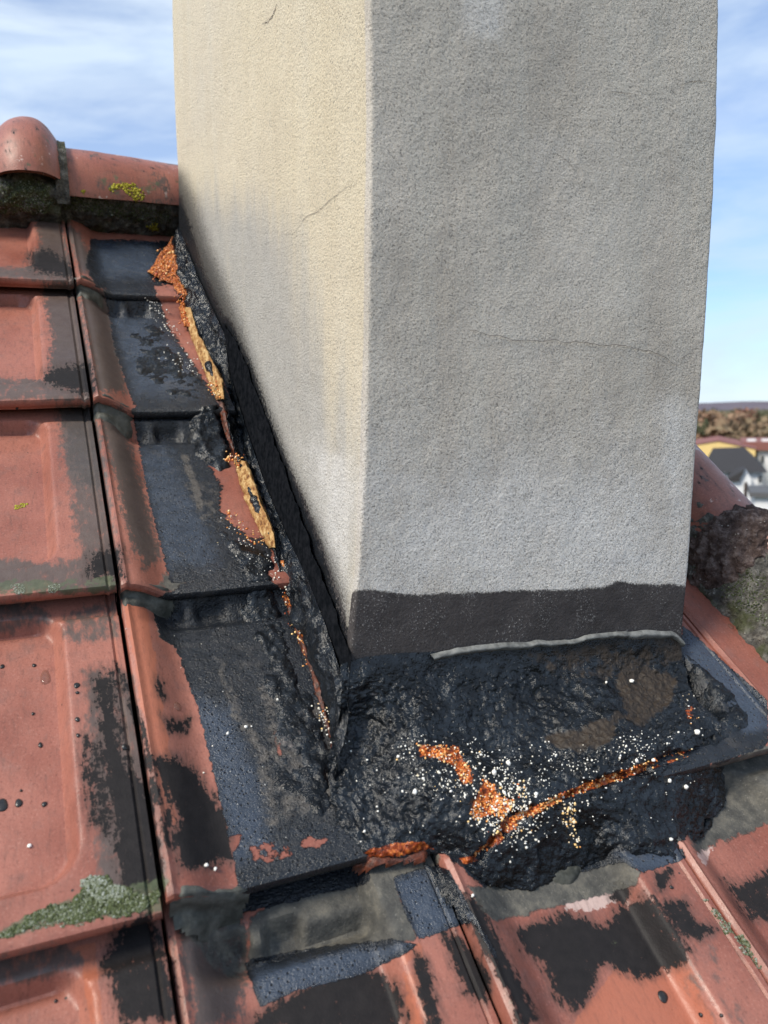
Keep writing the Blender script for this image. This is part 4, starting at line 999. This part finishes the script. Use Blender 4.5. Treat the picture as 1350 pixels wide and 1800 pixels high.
crust('moss_crust', [(110,340),(300,370),(300,392),(110,372)], 1100, M_LICH, roof, .0006, .0018, (.12, .2), .7, 14, on='ridge_mortar')
crust('moss_crust', [(1218,950),(1350,1010),(1350,1105),(1215,1000)], 1100, M_LICH, roof, .0004, .0014, (.2, .28), .7, 15, on='verge_mortar')
# larger single crumbs of foam lodged in the tar
def crumb(x, y, r, sd):
    h_ = hit(x, y)
    if h_ is None: return
    g = np.random.default_rng(sd); v = ico_v * (1 + g.normal(0, .18, (len(ico_v), 1))) * r * g.uniform(.75, 1.15, 3)
    mesh('foam_crumb', v + h_[0] + h_[1] * r * .4, [tuple(f) for f in ico_f], M_BEAD, chim, dict(tone=np.full(len(v), .9)), 0)
for k_, (x, y, r) in enumerate([(1223,1287,.0040),(867,1360,.0034),(1205,1383,.0030),(1110,1197,.0030),(730,1392,.0036),(893,1343,.0026),(1176,1372,.0024),(942,1396,.0026),(1065,1200,.0018),(1118,1338,.0024),(1148,1336,.0024),(640,1462,.0018),(700,1330,.0020),(1178,1475,.0026),(432,1278,.0018),(488,1230,.0014),(400,1290,.0014),(362,1522,.0022),(377,1528,.0020),(53,1487,.0021),(830,1575,.0018)]):
    crumb(x, y, r, 200 + k_)
# drops of water
t_ = NT('water'); M_WATER = t_.out((.20, .10, .07), .02, None, .9, Alpha=.32)
def drop(x, y, r, label, stretch=1.):
    h_ = hit(x, y)
    if h_ is None: return
    n_ = Vector(h_[1]); q_ = n_.to_track_quat('Z', 'Y').to_matrix(); M3 = np.array(q_)
    dn = -VY - (-VY @ h_[1]) * h_[1]; dn /= np.linalg.norm(dn); sd = np.cross(h_[1], dn)
    ph = np.linspace(0, 2 * math.pi, 25)[:-1]; rows = []
    for rr0, hh in ((1.02, -.08), (1., .06), (.9, .22), (.7, .36), (.4, .45), (.02, .48)):
        pts_ = np.cos(ph)[:, None] * dn * np.where(np.cos(ph) < 0, stretch, 1.)[:, None] + np.sin(ph)[:, None] * sd * .92
        rows.append(h_[0] + pts_ * rr0 * r + h_[1] * hh * r)
    G = np.array(rows).reshape(-1, 3); F = [tuple(f) for f in grid_faces(6, 24, True)] + [tuple(range(120, 144))]
    o = mesh('water_drop', G, F, M_WATER, None, None, 60); props(o, label, 'water drop', 'water drops lying on the red tiles')
drop(312, 1243, .0052, 'round clear water drop at the foot of the rusty trail on the red tile flank', 1.2)
drop(80, 1196, .0052, 'elongated water drop in the trough of the large red tile at the left edge', 2.6)
drop(1285, 1102, .0042, 'small water drop on the plain red tile beside the mossy verge mortar', 1.3)
roof_patch('cement_smear', [(985,1498),(1010,1486),(1042,1484),(1052,1500),(1040,1520),(1010,1528),(990,1520)], .006, M_DAB, roof, res=.0024, edge_w=.008, amp=.005, seed=121, rag=8.)

# drips of tar splashed over the tiles
M_DRIP = plain('tar drip', (.010, .010, .011), (.022, .022, .023), 200, .3, .0004, .5)
for k_, (x, y, r, e_) in enumerate([(33,1412,6.5,.85),(78,1414,4.6,.8),(3,1416,10,.9),(71,1310,4.6,.7),(135,1205,5,1.),(136,1218,3,.9),(136,1265,4.4,.8),(137,1293,3.6,.8),(221,1313,6.5,.95),(58,1255,2.6,1.),(4,1172,4.,.8),(37,1390,2.,1.),(1165,1752,8.5,.8),(1232,1784,3.,1.),(600,1380,3.,1.),(1268,1785,2.6,1.),(30,718,2.2,1.),(60,1170,3.6,.8),(98,1760,2.4,1.),(1180,1560,3.,.9)]):
    h_ = hit(x, y)
    if h_ is None: continue
    g = np.random.default_rng(400 + k_); dn = -VY - (-VY @ h_[1]) * h_[1]; dn /= np.linalg.norm(dn); sd = np.cross(h_[1], dn)
    R0 = r * np.linalg.norm(h_[0] - CAM) / FOC; ph = np.linspace(0, 2 * math.pi, 25)[:-1]; wob = 1 + .09 * np.sin(ph * 2 + g.uniform(0, 6)) + .06 * np.sin(ph * 3 + g.uniform(0, 6))
    rows = [h_[0] + (np.cos(ph)[:, None] * dn + np.sin(ph)[:, None] * sd * e_) * (wob * R0 * q_)[:, None] + h_[1] * hh for q_, hh in ((1.02, -.0015), (1., .0006), (.8, .0012), (.4, .0015), (.02, .0016))]
    mesh('tar_drip', np.array(rows).reshape(-1, 3), grid_faces(5, 24, True), M_DRIP, roof, None, 0)

# hairline cracks in the render
def crack(pl, w=.7, sd=1):
    g = np.random.default_rng(sd); p = resample(pl, 70); p[1:-1] += g.normal(0, .55, (68, 2)); A, B = [], []
    for k, (x, y) in enumerate(p):
        h_ = hit(x, y)
        if h_ is None or not h_[2].name.startswith('rendered_shaft'): continue
        q_ = h_[0] + h_[1] * .0007; t_ = w * np.linalg.norm(h_[0] - CAM) / FOC * (.35 + .65 * math.sin(math.pi * (k + 1) / 71)) * g.uniform(.6, 1.2)
        A.append(q_ + np.array([0, 0, t_ * .5])); B.append(q_ - np.array([0, 0, t_ * .5]))
    if len(A) > 3: mesh('hairline_crack', np.concatenate([A, B]), grid_faces(2, len(A)), M_CRACK, chim, None, 0)
crack([(628,322),(610,330),(580,352),(560,372),(540,380),(516,412),(500,413)], .9, 2)
crack([(487,8),(480,28),(472,38),(462,42)], 1.2, 3)
crack([(1196,150),(1215,143),(1242,142)], .9, 4); crack([(1068,160),(1090,163),(1112,165)], .8, 5); crack([(975,268),(1000,285),(1018,312)], .7, 6)
crack([(1195,640),(1200,628),(1214,620)], .8, 7)
